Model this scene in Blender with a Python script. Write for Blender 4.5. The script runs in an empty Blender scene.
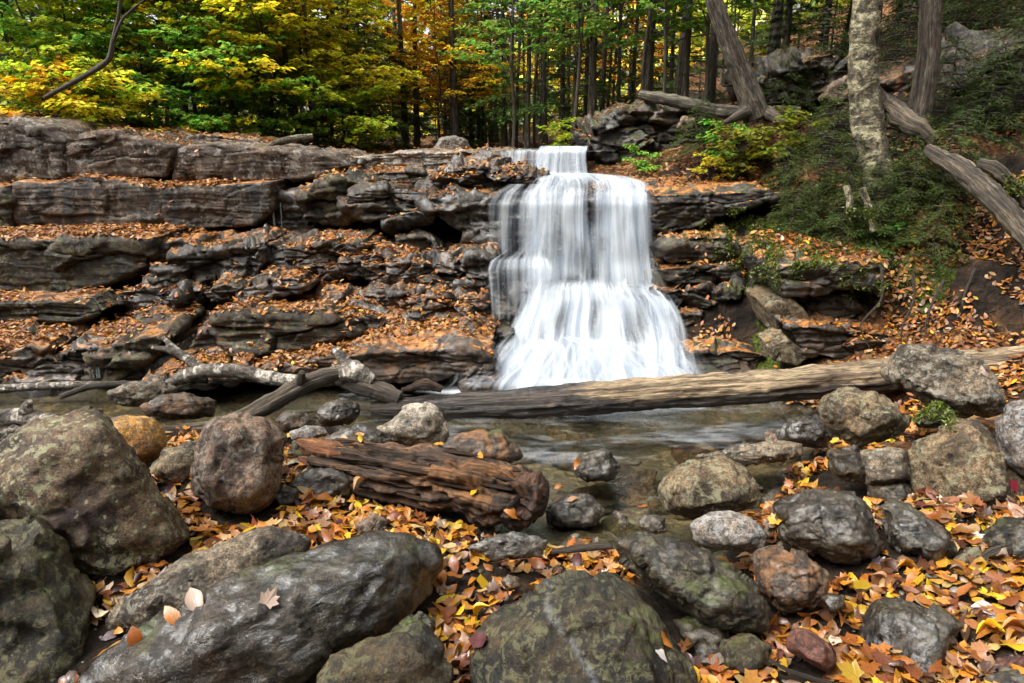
EXPOSURE = 1.7
import bpy, bmesh, math, random
import numpy as np
from mathutils import Vector, Matrix

R = math.radians
rng = np.random.default_rng(7)
random.seed(7)
scene = bpy.context.scene
COL = scene.collection
D = bpy.data

# ------------------------------------------------------------------ camera
CAM = np.array([0.0, 0.0, 2.6])
PITCH = R(16.0)
FPX = 667.0
cp, sp = math.cos(PITCH), math.sin(PITCH)


def ray(u, v):
    a = (u - 512.0) / FPX
    b = (341.5 - v) / FPX
    return np.array([a, cp + sp * b, -sp + cp * b])


def P(u, v, Y):                     # point of a viewing ray at world depth Y
    d = ray(u, v)
    return CAM + d * (Y / d[1])


def PZ(u, v, z):                    # point of a viewing ray at world height z
    d = ray(u, v)
    return CAM + d * ((z - CAM[2]) / d[2])


def to_px(p):
    q = np.asarray(p) - CAM
    f = q[..., 1] * cp - q[..., 2] * sp
    up = q[..., 1] * sp + q[..., 2] * cp
    return 512 + FPX * q[..., 0] / f, 341.5 - FPX * up / f, f


# ------------------------------------------------------------------ noise
_pr = np.random.default_rng(11)
PERM = np.concatenate([_pr.permutation(256)] * 3).astype(np.int32)
G3 = _pr.normal(size=(256, 3)).astype(np.float32)
G3 /= np.linalg.norm(G3, axis=1)[:, None]
J3 = _pr.random((256, 3)).astype(np.float32)
T3 = _pr.normal(size=(256, 3)).astype(np.float32)


def _h(ix, iy, iz):
    return PERM[PERM[PERM[ix & 255] + (iy & 255)] + (iz & 255)]


def pnoise(Q, seed=0):
    Q = np.asarray(Q, np.float32) + np.float32(seed * 17.31)
    I = np.floor(Q).astype(np.int32)
    F = Q - I
    w = F * F * F * (F * (F * 6 - 15) + 10)
    out = np.zeros(len(Q), np.float32)
    for dx in (0, 1):
        wx = w[:, 0] if dx else 1 - w[:, 0]
        for dy in (0, 1):
            wy = w[:, 1] if dy else 1 - w[:, 1]
            for dz in (0, 1):
                wz = w[:, 2] if dz else 1 - w[:, 2]
                g = G3[_h(I[:, 0] + dx, I[:, 1] + dy, I[:, 2] + dz)]
                dot = g[:, 0] * (F[:, 0] - dx) + g[:, 1] * (F[:, 1] - dy) + g[:, 2] * (F[:, 2] - dz)
                out += wx * wy * wz * dot
    return out * 1.6


def fbm(Q, octv=4, seed=0, gain=.5, lac=2.03):
    out = 0
    a = 1.0
    Q = np.asarray(Q, np.float32)
    for i in range(octv):
        out = out + a * pnoise(Q, seed + i * 3)
        Q = Q * lac
        a *= gain
    return out


def worley(Q, seed=0):
    Q = np.asarray(Q, np.float32) + np.float32(seed * 9.77)
    I = np.floor(Q).astype(np.int32)
    f1 = np.full(len(Q), 9.0, np.float32)
    f2 = f1.copy()
    idx = np.zeros(len(Q), np.int32)
    dl = np.zeros((len(Q), 3), np.float32)
    for dx in (-1, 0, 1):
        for dy in (-1, 0, 1):
            for dz in (-1, 0, 1):
                c = I + np.array([dx, dy, dz], np.int32)
                h = _h(c[:, 0], c[:, 1], c[:, 2])
                dv = Q - (c + J3[h])
                d = np.sqrt((dv * dv).sum(1))
                n1 = d < f1
                f2 = np.where(n1, f1, np.minimum(f2, d))
                f1 = np.where(n1, d, f1)
                idx = np.where(n1, h, idx)
                dl[n1] = dv[n1]
    return f1, f2, idx, dl


# ------------------------------------------------------------------ mesh / object helpers
def mesh_np(name, V, F, smooth=True, uv=None):
    """V (n,3); F a (m,k) integer array, or a list of such arrays."""
    me = D.meshes.new(name)
    V = np.asarray(V, np.float32)
    Fs = [np.asarray(f, np.int32) for f in (F if isinstance(F, list) else [F]) if len(f)]
    me.vertices.add(len(V))
    me.vertices.foreach_set('co', V.ravel())
    loops = np.concatenate([f.ravel() for f in Fs])
    sizes = np.concatenate([np.full(len(f), f.shape[1], np.int32) for f in Fs])
    starts = np.concatenate([[0], np.cumsum(sizes)[:-1]]).astype(np.int32)
    me.loops.add(len(loops))
    me.loops.foreach_set('vertex_index', loops)
    me.polygons.add(len(sizes))
    me.polygons.foreach_set('loop_start', starts)
    me.polygons.foreach_set('loop_total', sizes)
    me.polygons.foreach_set('use_smooth', np.full(len(sizes), smooth, bool))
    if uv is not None:
        l = me.uv_layers.new(name='UVMap')
        l.data.foreach_set('uv', np.asarray(uv, np.float32)[loops].ravel())
    me.update()
    me.validate()
    return me


def vattr(me, name, arr):
    arr = np.asarray(arr, np.float32)
    if arr.ndim == 1:
        a = me.attributes.new(name, 'FLOAT', 'POINT')
        a.data.foreach_set('value', arr)
    else:
        a = me.attributes.new(name, 'FLOAT_COLOR', 'POINT')
        if arr.shape[1] == 3:
            arr = np.concatenate([arr, np.ones((len(arr), 1), np.float32)], 1)
        a.data.foreach_set('color', arr.ravel())


def obj(name, me, mat=None, parent=None, loc=(0, 0, 0)):
    o = D.objects.new(name, me)
    COL.objects.link(o)
    o.location = loc
    if parent:
        o.parent = parent
    if mat is not None and not len(me.materials):
        me.materials.append(mat)
    return o


def tag(o, label=None, cat=None, group=None, kind=None):
    if label:
        o['label'] = label
    if cat:
        o['category'] = cat
    if group:
        o['group'] = group
    if kind:
        o['kind'] = kind
    return o


def empty(name, loc, label, cat, group=None):
    o = D.objects.new(name, None)
    COL.objects.link(o)
    o.location = loc
    o.empty_display_size = .1
    return tag(o, label, cat, group)


class Acc:                         # gathers many small pieces into one mesh
    def __init__(s):
        s.V, s.F3, s.F4, s.uv, s.at, s.n = [], [], [], [], [], 0

    def add(s, V, F, uv=None, at=None):
        V = np.asarray(V, np.float32)
        F = np.asarray(F, np.int32) + s.n
        (s.F4 if F.shape[1] == 4 else s.F3).append(F)
        s.V.append(V)
        s.uv.append(np.zeros((len(V), 2), np.float32) if uv is None else np.asarray(uv, np.float32))
        if at is not None:
            s.at.append(np.asarray(at, np.float32))
        s.n += len(V)

    def mesh(s, name, smooth=True, atname=None):
        F = [np.concatenate(q) for q in (s.F3, s.F4) if q]
        me = mesh_np(name, np.concatenate(s.V), F, smooth, np.concatenate(s.uv))
        if atname and s.at:
            vattr(me, atname, np.concatenate(s.at))
        return me


def tube(pts, rad, n=8, rough=0.0, seed=0, cap=True, groove=0.0, sub=None):
    """tapered tube along a polyline -> V, F, uv (quads; caps are pinched rings)."""
    pts = np.asarray(pts, float)
    rad = np.asarray(rad, float)
    if sub:
        t = np.linspace(0, len(pts) - 1, sub)
        k = np.arange(len(pts))
        # catmull-rom style smoothing through linear resample + blur
        q = np.stack([np.interp(t, k, pts[:, i]) for i in range(3)], 1)
        r = np.interp(t, k, rad)
        w = max(1, int(sub / len(pts) / 2))
        for _ in range(3):
            for j in range(w):
                q[1:-1] = .25 * q[:-2] + .5 * q[1:-1] + .25 * q[2:]
        pts, rad = q, r
    m = len(pts)
    tan = np.gradient(pts, axis=0)
    tan /= np.linalg.norm(tan, axis=1)[:, None] + 1e-9
    ref = np.array([0, 0, 1.0]) if abs(tan[:, 2]).mean() < .8 else np.array([1.0, 0, 0])
    a = np.cross(tan, ref)
    a /= np.linalg.norm(a, axis=1)[:, None] + 1e-9
    b = np.cross(a, tan)
    L = np.concatenate([[0], np.cumsum(np.linalg.norm(np.diff(pts, axis=0), axis=1))])
    th = np.linspace(0, 2 * np.pi, n, endpoint=False)
    V = pts[:, None] + rad[:, None, None] * (np.cos(th)[None, :, None] * a[:, None] + np.sin(th)[None, :, None] * b[:, None])
    V = V.reshape(-1, 3)
    uv = np.stack([np.repeat(L, n), np.tile(th / (2 * np.pi), m)], 1)
    if rough or groove:
        cen = np.repeat(pts, n, axis=0)
        rr = np.repeat(rad, n)
        dirn = (V - cen) / (rr[:, None] + 1e-6)
        dsp = np.zeros(len(V))
        if rough:
            dsp += rough * fbm(V / (rr.mean() * 1.6), 4, seed)
        if groove:
            q = np.stack([np.cos(uv[:, 1] * 2 * np.pi) * 3.6, np.sin(uv[:, 1] * 2 * np.pi) * 3.6, uv[:, 0] * 1.1], 1)
            g = fbm(q, 5, seed + 5, .68)
            dsp += groove * (np.minimum(g, .15))
        V = V + dirn * (dsp * rr)[:, None]
    i = np.arange(m - 1)[:, None] * n
    j = np.arange(n)[None]
    jn = (j + 1) % n
    F = np.stack([i + j, i + n + j, i + n + jn, i + jn], -1).reshape(-1, 4)
    if cap:
        V0 = pts[0] - tan[0] * rad[0] * .15
        V1 = pts[-1] + tan[-1] * rad[-1] * .15
        k = len(V)
        V = np.concatenate([V, [V0, V1]])
        uv = np.concatenate([uv, [[0, 0], [L[-1], 0]]])
        j = np.arange(n)
        jn = (j + 1) % n
        c0 = np.stack([np.full(n, k), j, jn, np.full(n, k)], 1)
        e = (m - 1) * n
        c1 = np.stack([np.full(n, k + 1), e + jn, e + j, np.full(n, k + 1)], 1)
        return V, F, uv, np.concatenate([c0[:, :3], c1[:, :3]])
    return V, F, uv, np.zeros((0, 3), np.int32)


def add_tube(acc, *a, **k):
    V, F, uv, C = tube(*a, **k)
    base = acc.n
    acc.add(V, F, uv)
    if len(C):
        acc.F3.append(np.asarray(C, np.int32) + base)


# ------------------------------------------------------------------ node helpers
class NT:
    def __init__(s, name):
        s.m = D.materials.new(name)
        s.m.use_nodes = True
        s.t = s.m.node_tree
        s.t.nodes.clear()
        s.out = s.n('ShaderNodeOutputMaterial')

    def n(s, typ, **kw):
        nd = s.t.nodes.new(typ)
        for k, v in kw.items():
            setattr(nd, k, v)
        return nd

    def l(s, a, b):
        s.t.links.new(a, b)

    def val(s, x, sock):
        if isinstance(x, bpy.types.NodeSocket):
            s.l(x, sock)
        elif x is not None:
            try:
                sock.default_value = x
            except Exception:
                sock.default_value = (*x, 1.0)

    def math(s, op, a, b=None, clamp=False):
        nd = s.n('ShaderNodeMath', operation=op, use_clamp=clamp)
        s.val(a, nd.inputs[0])
        if b is not None:
            s.val(b, nd.inputs[1])
        return nd.outputs[0]

    def ramp(s, x, lo, hi, a=0.0, b=1.0):
        nd = s.n('ShaderNodeMapRange', clamp=True)
        nd.interpolation_type = 'SMOOTHSTEP'
        s.val(x, nd.inputs[0])
        for i, q in zip((1, 2, 3, 4), (lo, hi, a, b)):
            s.val(q, nd.inputs[i])
        return nd.outputs[0]

    def mix(s, f, a, b, mode='MIX'):
        nd = s.n('ShaderNodeMix', data_type='RGBA', blend_type=mode)
        s.val(f, nd.inputs[0])
        s.val(a, nd.inputs[6])
        s.val(b, nd.inputs[7])
        return nd.outputs[2]

    def noise(s, vec, scale, detail=4, rough=.55, dist=0.0):
        nd = s.n('ShaderNodeTexNoise')
        s.l(vec, nd.inputs['Vector'])
        nd.inputs['Scale'].default_value = scale
        nd.inputs['Detail'].default_value = detail
        nd.inputs['Roughness'].default_value = rough
        nd.inputs['Distortion'].default_value = dist
        return nd.outputs['Fac']

    def scale(s, vec, sc):
        nd = s.n('ShaderNodeVectorMath', operation='MULTIPLY')
        s.l(vec, nd.inputs[0])
        nd.inputs[1].default_value = sc
        return nd.outputs[0]

    def objco(s):
        tc = s.n('ShaderNodeTexCoord')
        oi = s.n('ShaderNodeObjectInfo')
        k = s.math('MULTIPLY', oi.outputs['Random'], 37.0)
        nd = s.n('ShaderNodeVectorMath', operation='ADD')
        s.l(tc.outputs['Object'], nd.inputs[0])
        s.l(k, nd.inputs[1])
        return nd.outputs[0]

    def bump(s, h, strength=.5, dist=.02, nrm=None):
        nd = s.n('ShaderNodeBump')
        nd.inputs['Strength'].default_value = strength
        nd.inputs['Distance'].default_value = dist
        s.l(h, nd.inputs['Height'])
        if nrm is not None:
            s.l(nrm, nd.inputs['Normal'])
        return nd.outputs[0]

    def principled(s, color, rough=.7, nrm=None, spec=.5):
        nd = s.n('ShaderNodeBsdfPrincipled')
        s.val(color, nd.inputs['Base Color'])
        s.val(rough, nd.inputs['Roughness'])
        s.val(spec, nd.inputs['Specular IOR Level'])
        if nrm is not None:
            s.l(nrm, nd.inputs['Normal'])
        return nd

    def done(s, sh):
        s.l(sh, s.out.inputs['Surface'])
        return s.m


MOSS = (.045, .062, .010)


def rock_mat(name, c1, c2, c3=(.30, .30, .25), lichen=.0, moss=.0, wet=.0, streak=0.0, stain=(.012, .011, .010), rust=0.0, vein=False, sc=1.0):
    """c1/c2 broad mottling, c3 lichen colour; wet 0..1 lowers the roughness of the film of water."""
    t = NT(name)
    kd = .40 if sc < 1 else (.34 if wet > .5 else .64)
    c1, c2 = [tuple(q * kd * g_ for q, g_ in zip(c, (1.15, .98, .79))) for c in (c1, c2)]
    c3 = tuple(q * .85 for q in c3)
    co = t.objco()
    n1 = t.noise(co, 3.0 * sc, 9, .68, .6)
    col = t.mix(t.ramp(n1, .40, .60), c1, c2)
    n2 = t.noise(co, 24 * sc, 8, .74)
    col = t.mix(1.0, col, t.mix(t.ramp(n2, .36, .64), (.34, .34, .35), (1.50, 1.45, 1.38)), 'MULTIPLY')
    n3 = t.noise(co, 95 * sc, 3, .6)
    col = t.mix(1.0, col, t.mix(t.ramp(n3, .38, .64), (.55, .55, .55), (1.36, 1.36, 1.36)), 'MULTIPLY')
    if sc < 1:
        hv = t.noise(co, 1.1, 6, .68, .7)
        col = t.mix(t.ramp(hv, .52, .64, 0, .5), col, t.mix(n2, (.035, .019, .012), (.17, .10, .062)))
        pv = t.noise(co, 2.7, 8, .74, .5)
        col = t.mix(t.ramp(pv, .56, .64, 0, .55), col, t.mix(n2, (.07, .065, .06), (.26, .24, .215)))
    if rust:
        nr = t.noise(co, 3.1, 6, .65, 1.0)
        col = t.mix(t.math('MULTIPLY', t.ramp(nr, .5, .62), rust), col, t.mix(n2, (.09, .035, .014), (.30, .13, .04)))
    if lichen:
        lo = t.noise(co, 2.3, 3)
        vo = t.noise(co, 19 * sc, 7, .72, .5)
        msk = t.math('MULTIPLY', t.ramp(vo, .50, .57), t.ramp(lo, .34, .56))
        col = t.mix(t.math('MULTIPLY', msk, lichen * .9), col, t.mix(n3, tuple(.55 * q for q in c3), tuple(1.25 * q for q in c3)))
        v2 = t.n('ShaderNodeTexVoronoi')
        v2.inputs['Scale'].default_value = 26 * (sc ** .5)
        wv = t.n('ShaderNodeVectorMath', operation='ADD')
        t.l(co, wv.inputs[0])
        t.l(t.math('MULTIPLY', n2, .05), wv.inputs[1])
        t.l(wv.outputs[0], v2.inputs['Vector'])
        sc_ = t.n('ShaderNodeSeparateColor')
        t.l(v2.outputs['Color'], sc_.inputs[0])
        sp_ = t.math('MULTIPLY', t.ramp(v2.outputs['Distance'], .34, .20), t.ramp(sc_.outputs[0], .72, .78))
        col = t.mix(t.math('MULTIPLY', sp_, lichen * .75), col, tuple(min(1, 1.15 * q) for q in c3))
    if streak:
        st = t.noise(t.scale(co, (3.2, 3.2, .45)), 1.5, 6, .65, .3)
        col = t.mix(t.math('MULTIPLY', t.ramp(st, .48, .62), streak), col, stain)
    if vein:
        wv = t.noise(t.scale(co, (1.0, 1.0, 1.0)), 2.3, 5, .6)
        tc = t.n('ShaderNodeTexCoord')
        sx = t.n('ShaderNodeSeparateXYZ')
        t.l(tc.outputs['Object'], sx.inputs[0])
        d = t.math('ADD', sx.outputs[0], t.math('MULTIPLY', t.math('SUBTRACT', wv, .5), .22))
        d = t.math('ABSOLUTE', t.math('ADD', t.math('SUBTRACT', d, .10), t.math('MULTIPLY', sx.outputs[2], .95)))
        brk = t.ramp(t.noise(co, 12, 6, .75), .42, .56)
        col = t.mix(t.math('MULTIPLY', t.math('MULTIPLY', t.ramp(d, .035, .0), brk), .33), col, (.19, .20, .21))
    if moss:
        ge = t.n('ShaderNodeNewGeometry')
        sx = t.n('ShaderNodeSeparateXYZ')
        t.l(ge.outputs['Normal'], sx.inputs[0])
        nm = t.noise(co, 3.4, 7, .66, .4)
        k = t.math('ADD', t.math('MULTIPLY', sx.outputs[2], .16), nm)
        mm = t.ramp(k, .74 - .22 * moss, .86 - .22 * moss)
        mc = t.mix(t.ramp(t.noise(co, 42, 4, .6), .35, .65), (.020, .026, .007), (.070, .080, .015))
        col = t.mix(t.math('MULTIPLY', mm, .92), col, mc)
    if sc < 1:
        lf = t.n('ShaderNodeAttribute', attribute_type='OBJECT', attribute_name='leafy').outputs['Fac']
        g2 = t.n('ShaderNodeNewGeometry')
        s2 = t.n('ShaderNodeSeparateXYZ')
        t.l(g2.outputs['Normal'], s2.inputs[0])
        v3 = t.n('ShaderNodeTexVoronoi')
        v3.inputs['Scale'].default_value = 19
        w3 = t.n('ShaderNodeVectorMath', operation='ADD')
        t.l(co, w3.inputs[0])
        t.l(t.math('MULTIPLY', t.noise(co, 22, 3), .08), w3.inputs[1])
        t.l(w3.outputs[0], v3.inputs['Vector'])
        c5 = t.n('ShaderNodeSeparateColor')
        t.l(v3.outputs['Color'], c5.inputs[0])
        lc = t.mix(c5.outputs[0], (.07, .030, .012), (.38, .150, .032))
        lc = t.mix(t.ramp(c5.outputs[1], .78, .9), lc, (.36, .20, .08))
        mk = t.math('ADD', t.math('ADD', t.math('MULTIPLY', lf, .45), t.math('MULTIPLY', t.math('SUBTRACT', t.noise(co, 2.4, 4, .6), .5), 1.3)), t.math('MULTIPLY', t.math('SUBTRACT', s2.outputs[2], .84), 2.6))
        col = t.mix(t.math('MULTIPLY', t.ramp(mk, .34, .50), t.ramp(lf, .05, .2)), col, lc)
    hgt = t.math('ADD', t.math('MULTIPLY', t.noise(co, 15 * sc, 10, .74), 1.0 / sc), t.math('MULTIPLY', t.noise(co, 80, 4, .65), .35))
    nrm = t.bump(hgt, 1.0, .024 - .010 * wet)
    rn = t.noise(co, 5.5, 5, .6)
    lo = .74 - .54 * wet
    hi = .92 - .42 * wet
    rough = t.ramp(rn, .35, .68, lo, hi)
    p = t.principled(col, rough, nrm, .40)
    if wet > .5:
        rip = t.noise(t.scale(co, (1.0, 1.0, 2.0)), 20 * sc ** .5, 6, .66, .8)
        n5 = t.bump(t.math('ADD', rip, t.math('MULTIPLY', n2, .30)), 1.0, .011 / sc ** .5)
        film = t.noise(co, 6.5 * sc ** .5, 6, .7, .6)
        t.l(t.ramp(film, .47, .54, .03 * wet, wet ** 2 * (.75 if sc < 1 else 1.0)), p.inputs['Coat Weight'])
        p.inputs['Coat IOR'].default_value = 1.65
        t.l(t.ramp(rn, .42, .60, .03, .13), p.inputs['Coat Roughness'])
        t.l(n5, p.inputs['Coat Normal'])
    return t.done(p.outputs[0])


def bark_mat(name, c1, c2, c3, patch=.3, wet=0.0, along=1.6, around=16, ring=False):
    t = NT(name)
    uv = t.n('ShaderNodeTexCoord').outputs['UV']
    oi = t.n('ShaderNodeObjectInfo')
    ad = t.n('ShaderNodeVectorMath', operation='ADD')
    t.l(uv, ad.inputs[0])
    t.l(t.math('MULTIPLY', oi.outputs['Random'], 31.0), ad.inputs[1])
    co = ad.outputs[0]
    n1 = t.noise(t.scale(co, (along, around, 1)), 1.0, 7, .66, .6)
    col = t.mix(t.ramp(n1, .34, .64), c1, c2)
    n2 = t.noise(t.scale(co, (7, 4, 1) if around < 14 else (1.7, 9, 1)) if not ring else t.scale(co, (9, 1.2, 1)), 1.0, 6, .68, .5)
    col = t.mix(t.math('MULTIPLY', t.ramp(n2, .49, .57), patch), col, c3)
    n4 = t.noise(t.scale(co, (along * 5, around * 2.2, 1)), 1.0, 6, .7, .5)
    col = t.mix(1.0, col, t.mix(t.ramp(n4, .38, .62), (.35, .35, .35), (1.45, 1.42, 1.35)), 'MULTIPLY')
    n3 = t.noise(t.scale(co, (60, 90, 1)), 1.0, 3)
    col = t.mix(1.0, col, t.mix(n3, (.6, .6, .6), (1.4, 1.4, 1.4)), 'MULTIPLY')
    hg = t.math('ADD', t.math('ADD', n1, t.math('MULTIPLY', n2, .4)), t.math('MULTIPLY', n4, .7))
    nrm = t.bump(hg, 1.0, .035)
    return t.done(t.principled(col, t.ramp(n2, .3, .7, .85 - .5 * wet, .95 - .4 * wet), nrm, .4).outputs[0])


def leaf_mat(name, source='object', trans=.35, hue=.03, rough=.5, spec=.35, vein=True):
    """colour from the object's own colour or from a per-leaf attribute; thin leaves pass light."""
    t = NT(name)
    if source == 'object':
        base = t.n('ShaderNodeObjectInfo').outputs['Color']
        at = t.n('ShaderNodeAttribute', attribute_name='rnd').outputs['Fac']
        hs = t.n('ShaderNodeHueSaturation')
        t.l(base, hs.inputs['Color'])
        t.l(t.ramp(at, 0, 1, .5 - hue, .5 + hue), hs.inputs['Hue'])
        t.l(t.ramp(t.math('FRACT', t.math('MULTIPLY', at, 7.31)), 0, 1, .55, 1.35), hs.inputs['Value'])
        base = hs.outputs[0]
    else:
        base = t.n('ShaderNodeAttribute', attribute_name='leafcol').outputs['Color']
    nrm = None
    if vein:
        uv = t.n('ShaderNodeTexCoord').outputs['UV']
        sx = t.n('ShaderNodeSeparateXYZ')
        t.l(uv, sx.inputs[0])
        ax = t.math('ABSOLUTE', sx.outputs[0])
        rib = t.ramp(ax, .07, .02)
        sv = t.math('SINE', t.math('MULTIPLY', t.math('SUBTRACT', sx.outputs[1], t.math('MULTIPLY', ax, .25)), 46.0))
        sv = t.math('MULTIPLY', t.ramp(sv, .55, 1.0), .45)
        k = t.math('MAXIMUM', rib, sv)
        oc = t.objco() if source == 'object' else t.n('ShaderNodeTexCoord').outputs['Object']
        bl = t.noise(oc, 55, 4, .65)
        base = t.mix(t.math('MULTIPLY', k, .45), base, t.mix(.5, base, (.06, .025, .012)))
        base = t.mix(t.ramp(bl, .55, .72, 0, .75), base, t.mix(.8, base, (.035, .016, .008)))
        nrm = t.bump(k, .35, .003)
    p = t.principled(base, rough, nrm, spec)
    if trans:
        tr = t.n('ShaderNodeBsdfTranslucent')
        t.l(base, tr.inputs[0])
        mx = t.n('ShaderNodeMixShader')
        mx.inputs[0].default_value = trans
        t.l(p.outputs[0], mx.inputs[1])
        t.l(tr.outputs[0], mx.inputs[2])
        return t.done(mx.outputs[0])
    return t.done(p.outputs[0])


M = {}
M['tan'] = rock_mat('rock_tan', (.050, .039, .026), (.20, .162, .108), (.30, .29, .18), .6, .10, .2)
M['grey'] = rock_mat('rock_grey', (.042, .038, .033), (.20, .18, .148), (.33, .31, .25), .65, .08, .25)
M['greywet'] = rock_mat('rock_grey_wet', (.022, .020, .018), (.115, .104, .092), (.24, .22, .17), .4, .08, .85)
M['wet'] = rock_mat('rock_wet_dark', (.016, .014, .013), (.070, .060, .048), (.14, .12, .08), .35, .22, 1.0)
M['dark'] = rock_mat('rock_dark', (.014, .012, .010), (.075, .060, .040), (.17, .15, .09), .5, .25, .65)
M['olive'] = rock_mat('rock_olive', (.010, .009, .005), (.058, .046, .022), (.13, .12, .055), .85, .22, .45)
M['vein'] = rock_mat('rock_olive_vein', (.008, .007, .005), (.048, .038, .020), (.105, .10, .045), .85, .18, .5, vein=True)
M['maroon'] = rock_mat('rock_maroon', (.030, .016, .014), (.130, .095, .062), (.27, .265, .15), 1.0, .08, .3)
M['pink'] = rock_mat('rock_pinkish', (.050, .032, .026), (.205, .150, .122), (.30, .27, .21), .5, .06, .2)
M['yellow'] = rock_mat('rock_yellow', (.25, .12, .022), (.50, .31, .085), (.12, .12, .11), .8, .0, .15)
M['granite'] = rock_mat('rock_granite', (.12, .12, .13), (.26, .26, .27), (.36, .36, .36), .7, .0, .1)
M['pale'] = rock_mat('rock_pale', (.17, .16, .13), (.42, .42, .41), (.48, .48, .46), .5, .15, .2)
M['red'] = rock_mat('rock_red', (.075, .030, .026), (.165, .075, .062), (.2, .15, .13), .2, .0, .5)
M['rust'] = rock_mat('rock_rust', (.055, .035, .022), (.155, .10, .058), (.24, .21, .15), .4, .05, .6, rust=.8)
M['mossy'] = rock_mat('rock_mossy', (.020, .022, .012), (.065, .060, .030), (.12, .13, .06), .6, .95, .2)
M['ledge'] = rock_mat('ledge_brown', (.024, .017, .012), (.135, .095, .068), (.27, .23, .18), .6, .04, .45, .95, sc=.42)
M['ledgetop'] = rock_mat('ledge_top', (.072, .053, .040), (.26, .20, .155), (.34, .31, .27), .7, .03, .2, .5, (.040, .028, .02), sc=.42)
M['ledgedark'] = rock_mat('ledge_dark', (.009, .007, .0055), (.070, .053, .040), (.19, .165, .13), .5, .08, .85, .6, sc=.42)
M['ledgeblue'] = rock_mat('ledge_bluegrey', (.016, .015, .015), (.098, .088, .082), (.17, .15, .08), .5, .10, .65, .5, sc=.42)
M['ledgeolive'] = rock_mat('ledge_olive', (.020, .015, .008), (.105, .080, .040), (.19, .17, .08), .7, .12, .5, .6, sc=.42)
M['ledgerust'] = rock_mat('ledge_rust', (.028, .016, .009), (.135, .078, .038), (.22, .19, .13), .4, .06, .75, .5, rust=.7, sc=.42)
M['ledgesheen'] = rock_mat('ledge_wet_sheen', (.26, .24, .22), (.62, .58, .54), (.6, .58, .54), .4, .0, .8, sc=.42)  # gleam of the wet slab painted as a pale base colour
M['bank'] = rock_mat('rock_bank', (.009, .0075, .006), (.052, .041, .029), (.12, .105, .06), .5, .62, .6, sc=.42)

M['barkdark'] = bark_mat('bark_dark', (.026, .021, .016), (.115, .092, .070), (.17, .16, .13), .5)
M['barkbrown'] = bark_mat('bark_brown', (.020, .015, .011), (.085, .064, .047), (.13, .118, .092), .45)
M['barkgrey'] = bark_mat('bark_grey', (.016, .013, .010), (.085, .070, .050), (.17, .16, .12), .6)
M['barklichen'] = bark_mat('bark_lichen', (.018, .015, .010), (.115, .095, .058), (.26, .24, .155), .9, 0, 6, 9)
M['barkbirch'] = bark_mat('bark_birch', (.040, .034, .030), (.14, .12, .10), (.40, .37, .33), .95, .1, 5.0, 4, True)
M['logpale0'] = bark_mat('log_weathered', (.045, .032, .020), (.38, .285, .165), (.17, .125, .075), .5, .15, .8, 20)
M['logdark'] = bark_mat('log_wet_dark', (.010, .009, .008), (.085, .066, .052), (.16, .115, .075), .4, .65, .8, 22)
M['loggrey'] = bark_mat('log_grey', (.010, .008, .006), (.085, .064, .044), (.22, .175, .12), .4, .35, 1.0, 18)
M['rotten'] = bark_mat('log_rotten', (.006, .004, .003), (.060, .030, .014), (.21, .095, .030), .5, .6, .9, 30)
M['rottenend'] = bark_mat('log_rotten_end', (.008, .005, .004), (.060, .030, .018), (.11, .05, .024), .5, .4, 9, 13)
M['rottenred'] = bark_mat('log_rotten_red', (.035, .013, .007), (.22, .075, .025), (.33, .16, .055), .5, .4, 1.2, 18)


def wet_log_mat():
    t = NT('log_dry_to_wet')
    uv = t.n('ShaderNodeTexCoord').outputs['UV']
    wet = t.n('ShaderNodeAttribute', attribute_name='wet').outputs['Fac']
    n1 = t.noise(t.scale(uv, (.9, 26, 1)), 1.0, 8, .68, .4)
    n2 = t.noise(t.scale(uv, (3, 9, 1)), 1.0, 6, .7, .5)
    n4 = t.noise(t.scale(uv, (6, 60, 1)), 1.0, 5, .7, .3)
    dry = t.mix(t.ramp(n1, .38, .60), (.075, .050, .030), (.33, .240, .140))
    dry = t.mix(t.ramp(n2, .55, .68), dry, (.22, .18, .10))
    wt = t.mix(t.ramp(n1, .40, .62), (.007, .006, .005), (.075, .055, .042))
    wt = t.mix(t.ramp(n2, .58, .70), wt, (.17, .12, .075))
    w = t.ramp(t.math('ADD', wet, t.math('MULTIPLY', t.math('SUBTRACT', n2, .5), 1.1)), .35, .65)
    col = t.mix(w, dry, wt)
    col = t.mix(1.0, col, t.mix(t.ramp(n4, .38, .62), (.42, .42, .42), (1.35, 1.35, 1.35)), 'MULTIPLY')
    nrm = t.bump(t.math('ADD', n1, t.math('MULTIPLY', n4, .6)), 1.0, .03)
    return t.done(t.principled(col, t.ramp(w, 0, 1, .8, .32), nrm, .5).outputs[0])


M['logpale'] = wet_log_mat()
M['leaf'] = leaf_mat('fallen_leaf_blade', 'object', .12, .012, .32, .5)
M['litter'] = leaf_mat('leaf_litter_blades', 'attr', .10, 0, .40, .45)
M['foliage'] = leaf_mat('broad_leaves', 'object', .58, .045, .55, .3, vein=False)
M['needle'] = leaf_mat('needles', 'object', .22, .03, .6, .25, vein=False)
# ------------------------------------------------------------------ rocks
_ico = {}


def ico(l):
    if l not in _ico:
        bm = bmesh.new()
        bmesh.ops.create_icosphere(bm, subdivisions=l, radius=1)
        V = np.array([v.co[:] for v in bm.verts], np.float32)
        V /= np.linalg.norm(V, axis=1)[:, None]
        F = np.array([[v.index for v in f.verts] for f in bm.faces], np.int32)
        bm.free()
        _ico[l] = (V, F)
    return _ico[l]


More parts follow.
